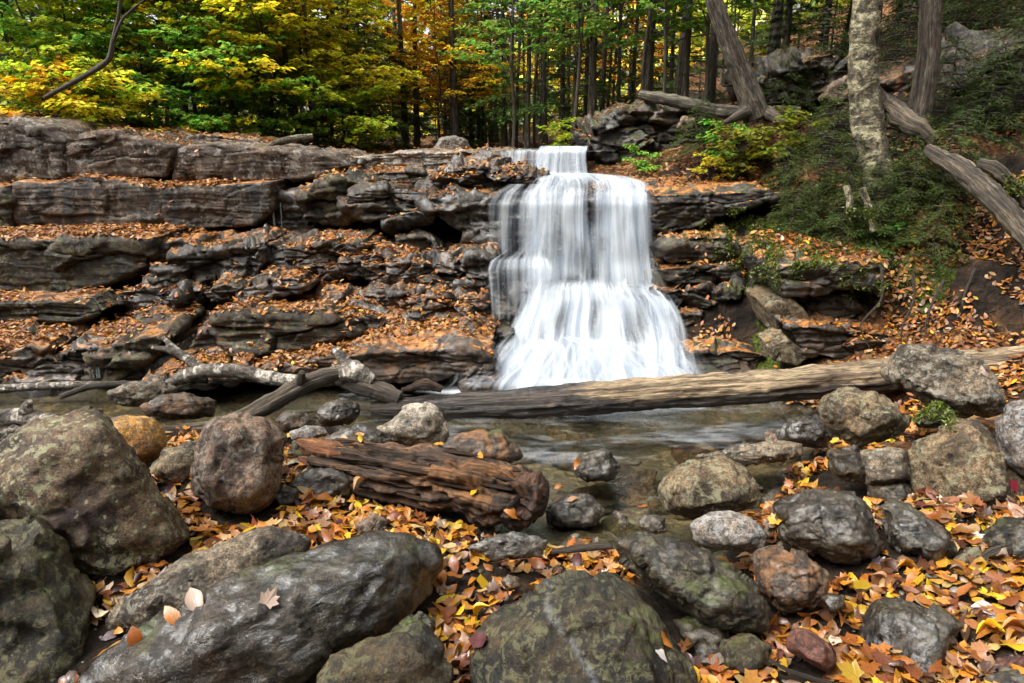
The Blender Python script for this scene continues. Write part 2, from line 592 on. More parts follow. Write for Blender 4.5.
def hull_planes(rel):
    bm = bmesh.new()
    for q in rel:
        bm.verts.new(Vector(q))
    bmesh.ops.convex_hull(bm, input=bm.verts)
    N, H, A = [], [], []
    for f in bm.faces:
        a = f.calc_area()
        if a < 1e-7:
            continue
        n = np.array(f.normal[:])
        h = n @ np.array(f.verts[0].co[:])
        if h < 0:
            n, h = -n, -h
        N.append(n)
        H.append(max(h, .012))
        A.append(a)
    bm.free()
    N, H, A = np.array(N), np.array(H), np.array(A)
    o = np.argsort(-A)
    keep = []
    for i in o:                       # drop nearly coplanar repeats
        if all(N[i] @ N[j] < .992 for j in keep):
            keep.append(i)
    return N[keep], H[keep]


def rock_geo(cen, pts, axes, lvl=5, k=24, seed=0, rough=1.0, facet=.10, strata=0.0, joints=0.0, cell=.5, lump=.07):
    """solid from a few corner points: smoothed convex body, then lumps, broken facets, bedding and joints."""
    pts = np.asarray(pts)
    cgiven = cen
    cen = pts.mean(0) * .7 + .15 * (pts.min(0) + pts.max(0))
    rel = pts - cen
    N, Hh = hull_planes(rel)
    ext = np.abs(rel @ axes.T).max(0) + .01
    d, F = ico(lvl)
    Dv = (d * ext) @ axes
    q = np.maximum(Dv @ (N / Hh[:, None]).T, 1e-6)
    s = (q ** k).sum(1)
    r = s ** (-1.0 / k)
    p = Dv * r[:, None]
    nn = (q ** (k - 1)) @ (N / Hh[:, None])
    nn /= np.linalg.norm(nn, axis=1)[:, None] + 1e-9
    Rm = float(np.sort(ext)[:2].mean())
    Pw = (p + cen).astype(np.float32) + np.float32(seed * 3.7)
    dsp = lump * Rm * fbm(Pw / Rm * 1.1, 3, seed)
    if facet:
        f1, f2, ii, dl = worley(Pw / (cell * Rm * 1.6) + .10 * fbm(Pw / Rm * 2, 2, seed + 2)[:, None], seed)
        dsp += facet * Rm * ((dl * T3[ii]).sum(1) * 1.0 + .22 * T3[ii, 0])
        f1, f2, ii, dl = worley(Pw / (cell * Rm * .62) + .10 * fbm(Pw / Rm * 5, 2, seed + 3)[:, None], seed + 1)
        dsp += facet * Rm * .34 * ((dl * T3[ii]).sum(1) + .3 * T3[ii, 0])
    dsp = np.clip(dsp, -.13 * Rm, .085 * Rm)
    if joints:
        w = Pw * np.array([1.15, 1.15, 2.6], np.float32) / cell
        w = w + .13 * fbm(Pw * 2.5, 2, seed + 4)[:, None]
        f1, f2, ii, dl = worley(w, seed + 9)
        e = np.exp(-((f2 - f1) / .055) ** 2)
        dsp += joints * (-.9 * e + 1.25 * (dl * T3[ii]).sum(1) + .9 * T3[ii, 1] * .7)
        w2 = Pw * np.array([1.0, 1.0, 2.0], np.float32) / (cell * .32) + .15 * fbm(Pw * 4, 2, seed + 14)[:, None]
        f1, f2, ii, dl = worley(w2, seed + 19)
        dsp += joints * .38 * ((dl * T3[ii]).sum(1) * 1.2 + T3[ii, 1] * .5)
    if strata:
        zz = Pw[:, 2] + .05 * fbm(Pw * .9, 3, seed + 6)
        a = pnoise(np.stack([zz * 9, Pw[:, 0] * .35, Pw[:, 1] * .35], 1), seed + 7)
        b = pnoise(np.stack([zz * 23, Pw[:, 0] * .8, Pw[:, 1] * .8], 1), seed + 8)
        side = np.clip(1 - np.abs(nn[:, 2]) * 1.1, 0, 1)
        dsp += side * strata * (np.tanh(a * 7) * .6 + np.tanh(b * 6) * .3)
    dsp += rough * (.012 * np.clip(Rm, .1, .6) / .35 * fbm(Pw * 7.5, 4, seed + 11))
    if lvl >= 5:
        rg = 1 - np.abs(fbm(Pw * 11, 3, seed + 13))
        dsp -= rough * .006 * np.clip(rg - .75, 0, 1) * 2.4 * np.clip(Rm / .3, .3, 1)
    return p + nn * dsp[:, None] + (cen - cgiven), F


LEAFY = {}
KEY = {}
ROCKN = [0]


def boulder(label, Y, poly, mat, key=None, f=None, b=None, lvl=5, leafy=0.0, name='boulder', cat='boulder', top=None, group=None, **kw):
    """poly: outline as seen, put on a plane square to the line of sight at depth Y."""
    poly = np.array(poly, float)
    pc = (poly.min(0) + poly.max(0)) / 2
    cen = P(pc[0], pc[1], Y)
    vd = cen - CAM
    dist = np.linalg.norm(vd)
    vd /= dist
    rt = np.cross(vd, [0, 0, 1.0])
    rt /= np.linalg.norm(rt)
    up = np.cross(rt, vd)
    w = (poly[:, 0].max() - poly[:, 0].min()) / FPX * dist
    h = (poly[:, 1].max() - poly[:, 1].min()) / FPX * dist
    sz = min(w, h)
    f = sz * .33 if f is None else f
    b = sz * .55 if b is None else b

    def at(uv, off):
        r_ = ray(*uv)
        return CAM + r_ * ((dist + off) / (r_ @ vd))
    infl = pc + (poly - pc) * 1.035
    pts = [at(q, 0) for q in infl]
    ph = rng.random(len(poly)) * .14
    pts += [at(pc + (q - pc) * (.56 + e), -f) for q, e in zip(poly, ph)]
    pts += [at(pc + (q - pc) * .72, b) for q in poly]
    if top:
        pts += [at((q[0], q[1]), -q[2]) for q in top]
    ROCKN[0] += 1
    seed = ROCKN[0] * 5 + 1
    V, F = rock_geo(cen, pts, np.array([rt, up, vd]), lvl, seed=seed, **kw)
    me = mesh_np(name, V, F)
    o = obj(name, me, M[mat], None, cen)
    tag(o, label, cat, group)
    LEAFY[o.name] = leafy
    KEY[o.name] = key or label
    return o


def ledge(label, Y, poly, mat, depth=1.3, rise=.05, bulge=.10, lvl=5, leafy=.5, name='rock_ledge', cat='rock ledge', key=None, strata=.024, joints=.036, cell=.6, k=80, group=None, **kw):
    """poly: front outline on the upright plane y = Y; the block runs back from it."""
    poly = np.array(poly, float)
    pc = (poly.min(0) + poly.max(0)) / 2
    fr = np.array([P(u, v, Y) for u, v in poly])
    c0 = P(pc[0], pc[1], Y)
    big = c0 + (fr - c0) * 1.02
    if poly[:, 0].max() - poly[:, 0].min() > 85:
        lvl = 6
    pts = list(big)
    pts += list(c0 + (fr - c0) * np.array([.97, 1, .93]) + np.array([0, -bulge * .7, 0]))
    bk = big + np.array([0, depth, rise])
    bk[:, 0] += (bk[:, 0] - c0[0]) * .04
    pts += list(bk)
    cen = c0 + np.array([0, depth * .5, rise * .5])
    ROCKN[0] += 1
    seed = ROCKN[0] * 5 + 1
    V, F = rock_geo(cen, pts, np.eye(3), lvl, k=k, seed=seed, strata=strata, joints=joints, cell=cell, facet=kw.pop('facet', .03), lump=kw.pop('lump', .02), rough=kw.pop('rough', .28), **kw)
    me = mesh_np(name, V, F)
    o = obj(name, me, M[mat], None, cen)
    tag(o, label, cat, group)
    if 230 < pc[0] < 480 and pc[1] < 334:
        leafy *= .62
    LEAFY[o.name] = leafy
    o['leafy'] = float(leafy)
    KEY[o.name] = key or label
    return o


# ---- foreground boulders -------------------------------------------------
boulder('big angled boulder mottled maroon and pale green, leaning over the darker mossy boulder below', 3.35,
        [(-30, 470), (0, 447), (27, 428), (55, 417), (94, 414), (108, 428), (137, 467), (165, 503), (191, 534), (181, 546), (124, 587), (108, 583), (60, 546), (18, 514), (-30, 500)],
        'maroon', 'the big angled maroon boulder', f=.22, b=.75, lvl=6, leafy=.01, facet=.04, lump=.03, k=60, top=[(100, 428, .30), (180, 540, .20), (140, 490, .26)])
boulder('dark moss-blotched boulder with rounded pale lichen spots, under the big angled maroon boulder', 2.75,
        [(-50, 520), (0, 513), (32, 516), (52, 540), (75, 567), (90, 595), (91, 640), (80, 690), (70, 760), (-50, 760)],
        'olive', 'the dark mossy boulder', f=.25, b=.6, lvl=6, leafy=.01)
boulder('rounded block-shaped pinkish grey boulder with a small moss spot, beside the yellow stone', 4.0,
        [(204, 423), (229, 416), (266, 419), (287, 436), (283, 475), (271, 503), (247, 515), (215, 508), (190, 491), (188, 475), (198, 448)],
        'pink', 'the pinkish rounded boulder', lvl=6, facet=.06, f=.2)
boulder('smooth ochre yellow stone with grey lichen patches', 4.6,
        [(101, 425), (124, 414), (147, 414), (160, 424), (168, 441), (163, 456), (142, 465), (120, 462), (105, 445)],
        'yellow', 'the ochre yellow stone', facet=.03, lump=.05)
boulder('half buried grey tan stone wedged between the yellow stone and the pinkish boulder', 4.35,
        [(148, 472), (163, 450), (190, 439), (206, 441), (206, 470), (195, 492), (165, 490), (150, 482)], 'tan', 'the tan stone beside the pinkish boulder', leafy=.1)
boulder('long low speckled grey boulder lying behind the large wet black boulder', 3.05,
        [(119, 612), (130, 598), (150, 582), (183, 560), (220, 541), (266, 527), (295, 529), (312, 542), (300, 565), (240, 590), (180, 612), (150, 634), (128, 634)],
        'grey', 'the speckled low boulder', lvl=6, f=.14, leafy=.03, facet=.06)
boulder('narrow speckled stone tucked against the lower end of the long speckled boulder', 2.95,
        [(104, 632), (110, 610), (124, 594), (146, 586), (150, 600), (132, 630), (116, 640)], 'grey', f=.08, leafy=.05)
boulder('large wet black boulder with glossy ripples, a pale maple leaf lying on it', 2.72,
        [(70, 700), (92, 663), (137, 632), (197, 602), (238, 575), (293, 550), (345, 537), (392, 532), (422, 539), (440, 553), (443, 572), (430, 596), (401, 622), (376, 647), (342, 666), (300, 705), (220, 750), (110, 745)],
        'wet', 'the large wet black boulder', f=.20, b=.5, lvl=6, leafy=.012, facet=.035, lump=.05, top=[(250, 610, .30), (380, 565, .24), (170, 660, .28)])
boulder('green-tinged mossy boulder at the near edge below the large wet black boulder', 2.35,
        [(296, 696), (342, 653), (388, 633), (420, 626), (440, 641), (449, 664), (454, 690), (440, 750), (310, 750)], 'olive', 'the green-tinged boulder', f=.1, b=.4, leafy=.02)
boulder('big olive boulder crossed by a pale mineral vein', 2.5,
        [(472, 650), (477, 626), (501, 610), (535, 594), (572, 577), (615, 568), (636, 591), (668, 628), (694, 657), (704, 683), (700, 760), (480, 760), (468, 690)],
        'vein', 'the veined olive boulder', f=.2, b=.55, lvl=6, leafy=.008, facet=.06)
boulder('dark wedge-shaped slab boulder with a deep shadowed notch under its left end', 2.92,
        [(614, 541), (638, 532), (667, 532), (693, 543), (730, 566), (759, 591), (772, 611), (767, 627), (729, 630), (692, 618), (663, 600), (640, 574), (620, 562)],
        'dark', 'the dark wedge boulder', f=.16, b=.5, lvl=6, leafy=.01, facet=.07)
boulder('rounded tan boulder with yellow-green lichen at the pool edge', 3.9,
        [(658, 489), (671, 470), (696, 459), (725, 457), (750, 469), (760, 489), (756, 506), (725, 515), (692, 519), (665, 514)],
        'tan', 'the rounded tan boulder', lvl=6, facet=.04, f=.2)
boulder('pale speckled granite cobble in front of the rounded tan boulder', 3.5,
        [(689, 524), (709, 512), (734, 510), (754, 518), (768, 537), (763, 549), (734, 552), (709, 548), (694, 541)], 'granite', 'the granite cobble', facet=.02, lump=.04)
boulder('small dark stone standing alone in the shallow pool with a leaf on its edge', 4.9,
        [(570, 470), (578, 454), (605, 449), (622, 466), (613, 480), (584, 483)], 'greywet', 'the lone pool stone', facet=.14)
boulder('flat wet stone awash at the pool edge right of the rotten log end', 4.3,
        [(545, 506), (568, 493), (590, 496), (605, 512), (597, 527), (568, 530), (549, 524)], 'greywet', 'the stone awash by the log end', leafy=.15, facet=.08)
boulder('brown wet stone with pale patches behind the rotten log', 5.1,
        [(437, 450), (452, 435), (472, 430), (504, 430), (515, 442), (523, 457), (509, 464), (484, 463), (460, 458)], 'rust', 'the brown wet stone', facet=.10)
boulder('pale rounded stone with white top beside the end of the long fallen log', 5.2,
        [(376, 430), (407, 404), (425, 399), (438, 407), (447, 420), (451, 436), (442, 448), (420, 450), (396, 446)], 'pale', 'the pale rounded stone', facet=.08)
boulder('dark wet stone touching the upper left end of the rotten log', 5.0,
        [(322, 440), (342, 428), (363, 424), (380, 431), (393, 445), (391, 458), (358, 455), (330, 452)], 'greywet', 'the dark stone by the rotten log', facet=.10)
boulder('grey stone under the knuckle of the forked branch', 5.6,
        [(315, 417), (325, 404), (344, 398), (359, 405), (360, 417), (344, 426), (321, 426)], 'greywet', 'the grey stone under the forked branch', leafy=.1)
boulder('brownish pink stone between the leaning grey limb and the pinkish boulder', 5.3,
        [(273, 421), (285, 411), (302, 409), (317, 421), (308, 432), (281, 433)], 'rust', 'the brownish pink stone', leafy=.1, facet=.05)
boulder('smooth light grey flat stone above the splintered end of the rotten log', 5.1,
        [(290, 432), (307, 425), (323, 427), (329, 434), (311, 441), (292, 440)], 'granite', facet=.02)
boulder('squat olive stone below the smooth light grey flat stone', 4.75,
        [(287, 455), (292, 440), (312, 442), (318, 455), (305, 462)], 'olive')
boulder('blue-grey slab stone under the splintered end of the rotten log', 4.35,
        [(288, 487), (308, 467), (345, 468), (362, 480), (350, 497), (308, 503)], 'greywet', 'the blue-grey slab under the log', leafy=.25)
boulder('small dark wet stone left of the blue-grey slab under the log', 4.1,
        [(268, 498), (283, 485), (300, 490), (300, 505), (280, 511)], 'wet', leafy=.1)
boulder('flat grey stone in the side stream behind the ochre stone', 6.4,
        [(107, 392), (132, 381), (162, 380), (177, 389), (167, 402), (136, 407), (113, 404)], 'grey', 'the flat grey side-stream stone', leafy=.1)
boulder('leaf-strewn brown rock in the side stream with a dark undercut front', 6.0,
        [(140, 407), (160, 396), (180, 392), (216, 400), (213, 416), (171, 420), (148, 416)], 'rust', 'the leaf-strewn side-stream rock', leafy=.8, facet=.1)
boulder('small stone beside the mossy stub of the lower left log', 5.5,
        [(-5, 432), (15, 425), (32, 430), (24, 440), (2, 443)], 'grey', leafy=.2)
boulder('small block of pale brown rock left of the leaf-strewn rock', 6.1,
        [(70, 412), (88, 406), (103, 409), (104, 420), (78, 421)], 'tan', leafy=.3)
boulder('big angular grey boulder resting on the near side of the long fallen log', 4.65,
        [(882, 372), (889, 357), (903, 343), (931, 347), (959, 351), (985, 363), (999, 380), (1010, 405), (992, 414), (964, 420), (945, 409), (917, 398), (892, 384)],
        'grey', 'the big angular grey boulder', lvl=6, f=.2, facet=.10, leafy=.01)
boulder('blunt grey-brown boulder below the long log, left of the big angular boulder', 4.5,
        [(816, 405), (828, 393), (850, 388), (872, 392), (896, 405), (910, 417), (906, 428), (883, 437), (858, 449), (846, 442), (827, 426)], 'tan', 'the blunt grey-brown boulder', lvl=6, f=.2, facet=.07)
boulder('large tan boulder with leaves on its shoulder, right bank, under two grey boulders', 3.95,
        [(906, 447), (934, 437), (956, 421), (978, 421), (1000, 437), (1022, 486), (1028, 510), (995, 524), (956, 526), (922, 504), (908, 487)],
        'tan', 'the large tan boulder', lvl=6, f=.22, facet=.08, leafy=.02)
boulder('grey boulder cut by the frame edge, right of the large tan boulder', 3.8,
        [(997, 420), (1011, 404), (1035, 401), (1065, 420), (1065, 470), (1030, 482), (1010, 464), (1000, 442)], 'granite', 'the grey edge boulder', f=.15, facet=.08)
boulder('small moss-covered green stone in the gap under the big angular boulder', 4.4,
        [(912, 420), (922, 409), (939, 404), (954, 416), (947, 427), (920, 429)], 'mossy', 'the mossy green stone')
boulder('small sharp-edged grey block beside the large tan boulder', 4.1,
        [(860, 452), (883, 447), (908, 449), (910, 478), (886, 487), (865, 484)], 'grey', 'the sharp-edged block', facet=.03, k=34)
boulder('small dark stone in the gap left of the sharp-edged grey block', 4.2,
        [(828, 450), (856, 446), (868, 465), (864, 482), (840, 479), (828, 465)], 'dark', leafy=.1)
boulder('black wet stone at the waterline under the long fallen log', 5.2,
        [(775, 430), (790, 418), (816, 414), (829, 426), (836, 436), (818, 448), (790, 444), (777, 440)], 'wet', 'the black waterline stone')
boulder('long flat grey stone lying at the waterline behind the rounded tan boulder', 4.75,
        [(699, 456), (734, 448), (771, 441), (803, 443), (800, 455), (771, 463), (738, 466), (715, 461)], 'grey', 'the flat waterline stone', f=.08, b=.35, leafy=.05)
boulder('wide wet grey boulder with leaves along its upper edge, right of the granite cobble', 3.5,
        [(770, 503), (813, 489), (860, 494), (876, 521), (882, 552), (854, 562), (813, 555), (776, 539)], 'greywet', 'the wide wet grey boulder', lvl=6, f=.18, leafy=.02, facet=.08)
boulder('dark grey boulder with a leaf-filled cleft on its left, below the large tan boulder', 3.4,
        [(879, 505), (893, 501), (916, 507), (947, 531), (956, 552), (938, 566), (901, 554), (884, 534)], 'greywet', 'the dark grey boulder below the tan one', lvl=6, f=.15, leafy=.02)
boulder('pitted brown boulder among leaves right of the dark wedge boulder', 3.0,
        [(752, 553), (776, 547), (803, 554), (828, 572), (825, 599), (800, 612), (785, 612), (757, 588)], 'rust', 'the pitted brown boulder', lvl=6, f=.12, leafy=.02)
boulder('dark ridged boulder rising from the leaf pile at the near edge', 2.6,
        [(858, 652), (865, 621), (878, 599), (902, 595), (932, 605), (965, 626), (955, 642), (937, 662), (930, 700), (915, 740), (855, 740)], 'wet', 'the dark ridged boulder', lvl=6, f=.14, leafy=.02, facet=.08)
boulder('oval reddish brown stone lying in leaves', 2.5,
        [(784, 638), (794, 627), (811, 630), (831, 645), (837, 664), (828, 673), (810, 663), (788, 651)], 'red', 'the oval reddish stone', facet=.03, lump=.04)
boulder('small black pebble above the oval reddish stone', 2.85,
        [(820, 599), (827, 592), (843, 595), (847, 607), (832, 614)], 'wet', facet=.05, lvl=4)
boulder('small moss-streaked stone below the dark wedge boulder', 2.6,
        [(722, 640), (750, 633), (772, 645), (771, 668), (742, 680), (722, 668)], 'olive', 'the moss-streaked stone', leafy=.05)
boulder('rounded grey pebble in leaves right of the dark ridged boulder', 2.65,
        [(986, 642), (996, 634), (1010, 635), (1014, 652), (997, 660)], 'granite', lvl=4, facet=.03)
boulder('flat maroon slab partly under leaves in the near corner', 2.45,
        [(985, 668), (1000, 658), (1024, 655), (1040, 668), (1010, 682)], 'red', f=.03, b=.1)
boulder('flat dark wet slab at the near corner below the maroon slab', 2.3,
        [(976, 690), (990, 676), (1020, 672), (1050, 680), (1050, 720), (985, 720)], 'greywet', f=.04, b=.15)
boulder('small brown block below the dark twisted root', 3.25,
        [(951, 560), (964, 551), (980, 545), (985, 559), (964, 570)], 'tan', lvl=4)
boulder('flat pinkish stone in leaves in front of the rotten log', 3.5,
        [(355, 524), (374, 513), (389, 519), (381, 533), (360, 535)], 'pink', leafy=.1, f=.03)
boulder('wet grey slab flush with the leaves in front of the rotten log end', 3.45,
        [(468, 548), (490, 536), (520, 531), (548, 540), (540, 556), (495, 562)], 'greywet', f=.03, leafy=.35)
boulder('small brown pebble in leaves between the rotten log and the veined olive boulder', 3.0,
        [(500, 581), (508, 574), (519, 577), (521, 588), (508, 592)], 'rust', lvl=4)
boulder('pale grey stone at the pool edge left of the granite cobble', 3.6,
        [(636, 524), (646, 514), (664, 518), (668, 532), (650, 536)], 'greywet', leafy=.1)
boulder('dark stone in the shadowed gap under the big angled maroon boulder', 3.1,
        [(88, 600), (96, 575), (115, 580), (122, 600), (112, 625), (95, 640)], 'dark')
boulder('dark stone wedged under the near end of the large wet black boulder', 2.75,
        [(385, 640), (400, 622), (420, 612), (434, 620), (434, 645), (410, 655)], 'dark', leafy=.1)
boulder('dark stone under the dark wedge boulder, right of the veined olive boulder', 2.75,
        [(672, 620), (700, 618), (728, 628), (735, 660), (710, 690), (690, 660)], 'dark', leafy=.2)
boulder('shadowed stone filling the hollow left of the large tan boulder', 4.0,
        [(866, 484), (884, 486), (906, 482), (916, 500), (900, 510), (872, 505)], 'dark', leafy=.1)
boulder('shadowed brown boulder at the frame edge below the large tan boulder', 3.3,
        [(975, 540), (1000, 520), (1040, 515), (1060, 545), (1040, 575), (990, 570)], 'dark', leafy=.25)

# ---- left ledges, from the top layer down ---------------------------------
ledge('huge pale grey slab with a smooth sloping top under the bushes at the frame edge', 9.9,
      [(-60, 119), (0, 119), (25, 121), (50, 128), (66, 140), (72, 165), (76, 179), (0, 187), (-60, 187)], 'ledgetop', 2.2, .12, .25, 6, .03, strata=.006, joints=.02, cell=1.1)
ledge('rounded brown-grey block with cracked face next to the huge pale slab', 10.0,
      [(60, 150), (75, 138), (105, 131), (125, 133), (145, 140), (178, 147), (181, 155), (172, 179), (70, 178)], 'ledgetop', 1.8, .05, .25, 6, .12, strata=.006, joints=.02, cell=1.1)
ledge('long tapering brown slab of the top step with a pale branch on it', 10.0,
      [(180, 148), (215, 143), (262, 148), (300, 152), (335, 157), (348, 166), (335, 174), (300, 179), (250, 181), (173, 181)], 'ledgetop', 1.6, .05, .15, 6, .05, strata=.006, joints=.02, cell=1.2)
ledge('thin leaf-topped slab lying behind the long tapering brown slab', 11.4,
      [(150, 141), (180, 138), (215, 134), (250, 140), (272, 150), (220, 152), (150, 152)], 'ledgetop', 1.2, .03, .1, 5, .5, strata=.01)
ledge('dark hollow block under the lip of the top slabs where the pale stream slab begins', 10.3,
      [(328, 157), (360, 160), (376, 172), (350, 178), (330, 174)], 'ledgedark', 1.2, .02, .05, 5, .1)
ledge('brown corner block at the frame edge in the second step of the ledges', 9.45,
      [(-60, 186), (15, 183), (17, 205), (14, 229), (-60, 234)], 'ledgeolive', 1.2, .03, .12, 5, .35)
ledge('long black-stained wall block in the second step of the ledges', 9.5,
      [(15, 183), (60, 180), (100, 180), (130, 182), (166, 187), (163, 227), (100, 224), (30, 220), (16, 226)], 'ledge', 1.3, .03, .08, 6, .7, joints=.012, strata=.012, cell=1.2)
ledge('upright brown wall block streaked with rust in the second step of the ledges', 9.5,
      [(162, 187), (220, 184), (272, 188), (271, 210), (257, 226), (200, 230), (165, 228)], 'ledge', 1.3, .03, .08, 6, .6, joints=.014, strata=.012, cell=1.1)
ledge('black recessed block with a thin trickle between two wall blocks of the second step', 9.75,
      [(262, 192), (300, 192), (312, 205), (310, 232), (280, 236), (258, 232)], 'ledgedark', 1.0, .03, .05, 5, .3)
ledge('olive-edged overhanging block over a dark slot in the second step', 9.5,
      [(298, 190), (320, 180), (345, 176), (368, 182), (372, 200), (366, 221), (330, 224), (302, 220)], 'ledgeolive', 1.2, .03, .1, 5, .5, joints=.05)
ledge('smooth bluish grey faceted block overhanging a dark slot in the second step', 9.3,
      [(350, 194), (372, 187), (405, 186), (430, 192), (434, 212), (402, 223), (366, 220), (345, 206)], 'ledgeblue', 1.2, .05, .14, 5, .25, joints=.06, cell=.8)
ledge('dark angular block at the falls side end of the second step', 9.2,
      [(424, 198), (450, 190), (496, 194), (498, 228), (480, 243), (455, 228), (438, 216)], 'ledgedark', 1.2, .03, .12, 5, .25, joints=.06, cell=.7)
ledge('leaf-scattered grey slab on top of the bluish faceted block', 9.9,
      [(335, 181), (372, 172), (405, 171), (442, 177), (447, 189), (400, 190), (350, 192)], 'ledgeblue', 1.0, .10, .05, 5, .55)
ledge('wet slab with painted pale sheen at the stream edge above the ledges, below the pale upstream rock', 10.6,
      [(330, 162), (355, 158), (400, 154), (450, 151), (503, 150), (512, 158), (480, 166), (430, 166), (380, 171), (345, 170)], 'ledgesheen', 3.0, -.02, .08, 6, .04, strata=.02, joints=.015)
ledge('dark undercut slab below the pale wet stream slab beside the upper chute', 10.2,
      [(420, 164), (470, 160), (510, 158), (512, 172), (470, 175), (430, 171)], 'ledgedark', .9, .0, .06, 5, .15)
ledge('broken leaf-strewn rock just left of the top of the main curtain of water', 9.6,
      [(438, 172), (465, 166), (520, 172), (548, 180), (540, 192), (500, 196), (450, 192)], 'ledgedark', .9, .08, .06, 5, .6, joints=.07, cell=.35)
ledge('massive olive brown block with a slanting crack in the middle step of the ledges', 8.6,
      [(-70, 240), (0, 239), (60, 238), (115, 238), (155, 242), (152, 262), (132, 275), (95, 289), (40, 295), (-70, 300)], 'ledgeolive', 1.3, .06, .10, 6, .9, joints=.022, strata=.006, cell=1.0)
ledge('reddish wedge block next to the massive olive block in the middle step', 8.75,
      [(148, 244), (170, 240), (195, 240), (203, 250), (185, 268), (150, 278), (122, 282), (132, 266)], 'ledgerust', 1.2, .05, .06, 5, .7)
ledge('tilted dark slab leaning on the reddish wedge block in the middle step', 8.5,
      [(160, 270), (168, 258), (188, 250), (226, 247), (236, 262), (226, 284), (172, 288), (158, 282)], 'ledgeblue', 1.1, .10, .10, 5, .35, joints=.06, cell=.6)
ledge('tall jagged dark block with a split front in the middle step', 8.55,
      [(222, 250), (240, 243), (262, 243), (268, 262), (256, 284), (228, 285)], 'ledgedark', 1.1, .06, .10, 5, .4, joints=.07, cell=.5)
ledge('black wet recessed block in the centre of the middle step', 8.75,
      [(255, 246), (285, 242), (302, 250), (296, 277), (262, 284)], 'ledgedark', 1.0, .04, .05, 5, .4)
ledge('stacked grey-brown block with horizontal cracks in the middle step', 8.6,
      [(284, 247), (325, 243), (365, 243), (370, 262), (342, 281), (302, 283), (288, 270)], 'ledge', 1.2, .05, .08, 5, .7, joints=.05, cell=.5)
ledge('thin bluish slab under leaves at the back of the middle step, below the overhang', 8.95,
      [(318, 240), (345, 236), (372, 240), (370, 254), (322, 254)], 'ledgeblue', .9, .04, .05, 5, .7)
ledge('small dark slab stone lying on leaves below the overhang near the falls', 8.9,
      [(396, 241), (412, 236), (428, 238), (442, 247), (430, 254), (400, 253)], 'ledgeblue', .4, .0, .05, 4, .1)
ledge('wide slab of the middle step with leaves over its lip, left of the falls', 8.45,
      [(338, 259), (380, 254), (420, 260), (428, 276), (386, 281), (345, 275)], 'ledge', 1.1, .06, .08, 5, .7, joints=.05, cell=.45)
ledge('square-faced dark block in the middle step near the falls', 8.35,
      [(372, 264), (410, 260), (440, 261), (462, 268), (457, 286), (430, 297), (385, 292)], 'ledgedark', 1.1, .06, .08, 5, .55, joints=.06, cell=.45)
ledge('wet black corner block touching the side of the falling water', 8.3,
      [(452, 260), (475, 255), (498, 256), (504, 276), (486, 293), (456, 288)], 'ledgedark', 1.2, .05, .10, 5, .4, joints=.06, cell=.45)
ledge('low black block under the wet corner block beside the falls', 8.25,
      [(448, 284), (475, 282), (506, 284), (508, 312), (472, 314), (448, 300)], 'ledgedark', 1.0, .04, .08, 5, .3, joints=.05)
ledge('long olive slab lying on the leafy tread at the frame edge of the lower steps', 8.0,
      [(-60, 304), (0, 303), (60, 300), (86, 302), (97, 312), (80, 321), (40, 320), (-60, 322)], 'ledgeolive', .55, .03, .06, 5, .35, joints=.015)
ledge('dark recess block above the pool of leaves in the lower steps', 8.3,
      [(120, 290), (160, 286), (205, 290), (200, 306), (150, 312), (122, 304)], 'ledgedark', 1.0, .03, .05, 5, .7)
ledge('small flat black stone sitting in the dark recess of the lower steps', 8.0,
      [(158, 294), (168, 289), (179, 293), (178, 305), (160, 306)], 'ledgedark', .25, .0, .03, 4, .3)
ledge('small rounded grey block at the foot of the tilted dark slab', 8.05,
      [(203, 292), (225, 284), (242, 288), (236, 301), (210, 304)], 'ledgeblue', .6, .03, .05, 5, .3)
ledge('leaf-topped low black block at the foot of the jagged dark block', 8.05,
      [(234, 290), (270, 279), (302, 277), (308, 290), (272, 300), (238, 304)], 'ledgedark', .9, .05, .05, 5, .6)
ledge('wide layered dark block below the middle step, left of the square-faced block', 8.05,
      [(330, 300), (380, 291), (420, 294), (432, 315), (400, 327), (345, 322)], 'ledgedark', 1.0, .04, .08, 5, .6, joints=.06, cell=.4)
ledge('wet layered block with orange lip beside the falls in the lower steps', 7.95,
      [(398, 300), (440, 293), (484, 298), (490, 322), (450, 330), (408, 328)], 'ledgerust', 1.1, .05, .08, 5, .5, joints=.05, cell=.4)
ledge('thin pointed flat stone sticking out of the layered dark block', 7.75,
      [(400, 318), (415, 312), (428, 320), (424, 327), (408, 325)], 'ledgeblue', .4, .02, .08, 4, .2)
ledge('brown block with a square nose above the big tilted slab of the lower steps', 7.85,
      [(286, 324), (310, 308), (338, 299), (344, 308), (338, 320), (300, 330)], 'ledgerust', .8, .06, .06, 5, .6)
ledge('brown wedge block at the frame edge at the foot of the ledges', 7.3,
      [(-60, 352), (0, 350), (40, 345), (50, 352), (22, 386), (-60, 392)], 'ledgerust', 1.0, .10, .08, 5, .9, joints=.03)
ledge('dark slanting foot block with a wet face behind the thin grey stick', 7.3,
      [(18, 388), (40, 360), (62, 349), (92, 345), (132, 343), (130, 368), (112, 388), (60, 392)], 'ledgedark', 1.0, .10, .10, 5, .6, joints=.05, cell=.7)
ledge('olive tan slanting block with a leaf on its shoulder at the foot of the ledges', 7.2,
      [(92, 350), (128, 339), (160, 334), (168, 340), (150, 354), (130, 374), (108, 388), (94, 382)], 'ledgeolive', 1.0, .12, .08, 5, .35, joints=.04)
ledge('dark tilted wedge under the olive tan slanting block', 7.3,
      [(118, 384), (148, 352), (176, 344), (192, 355), (172, 374), (140, 387)], 'ledgedark', .8, .08, .06, 5, .4)
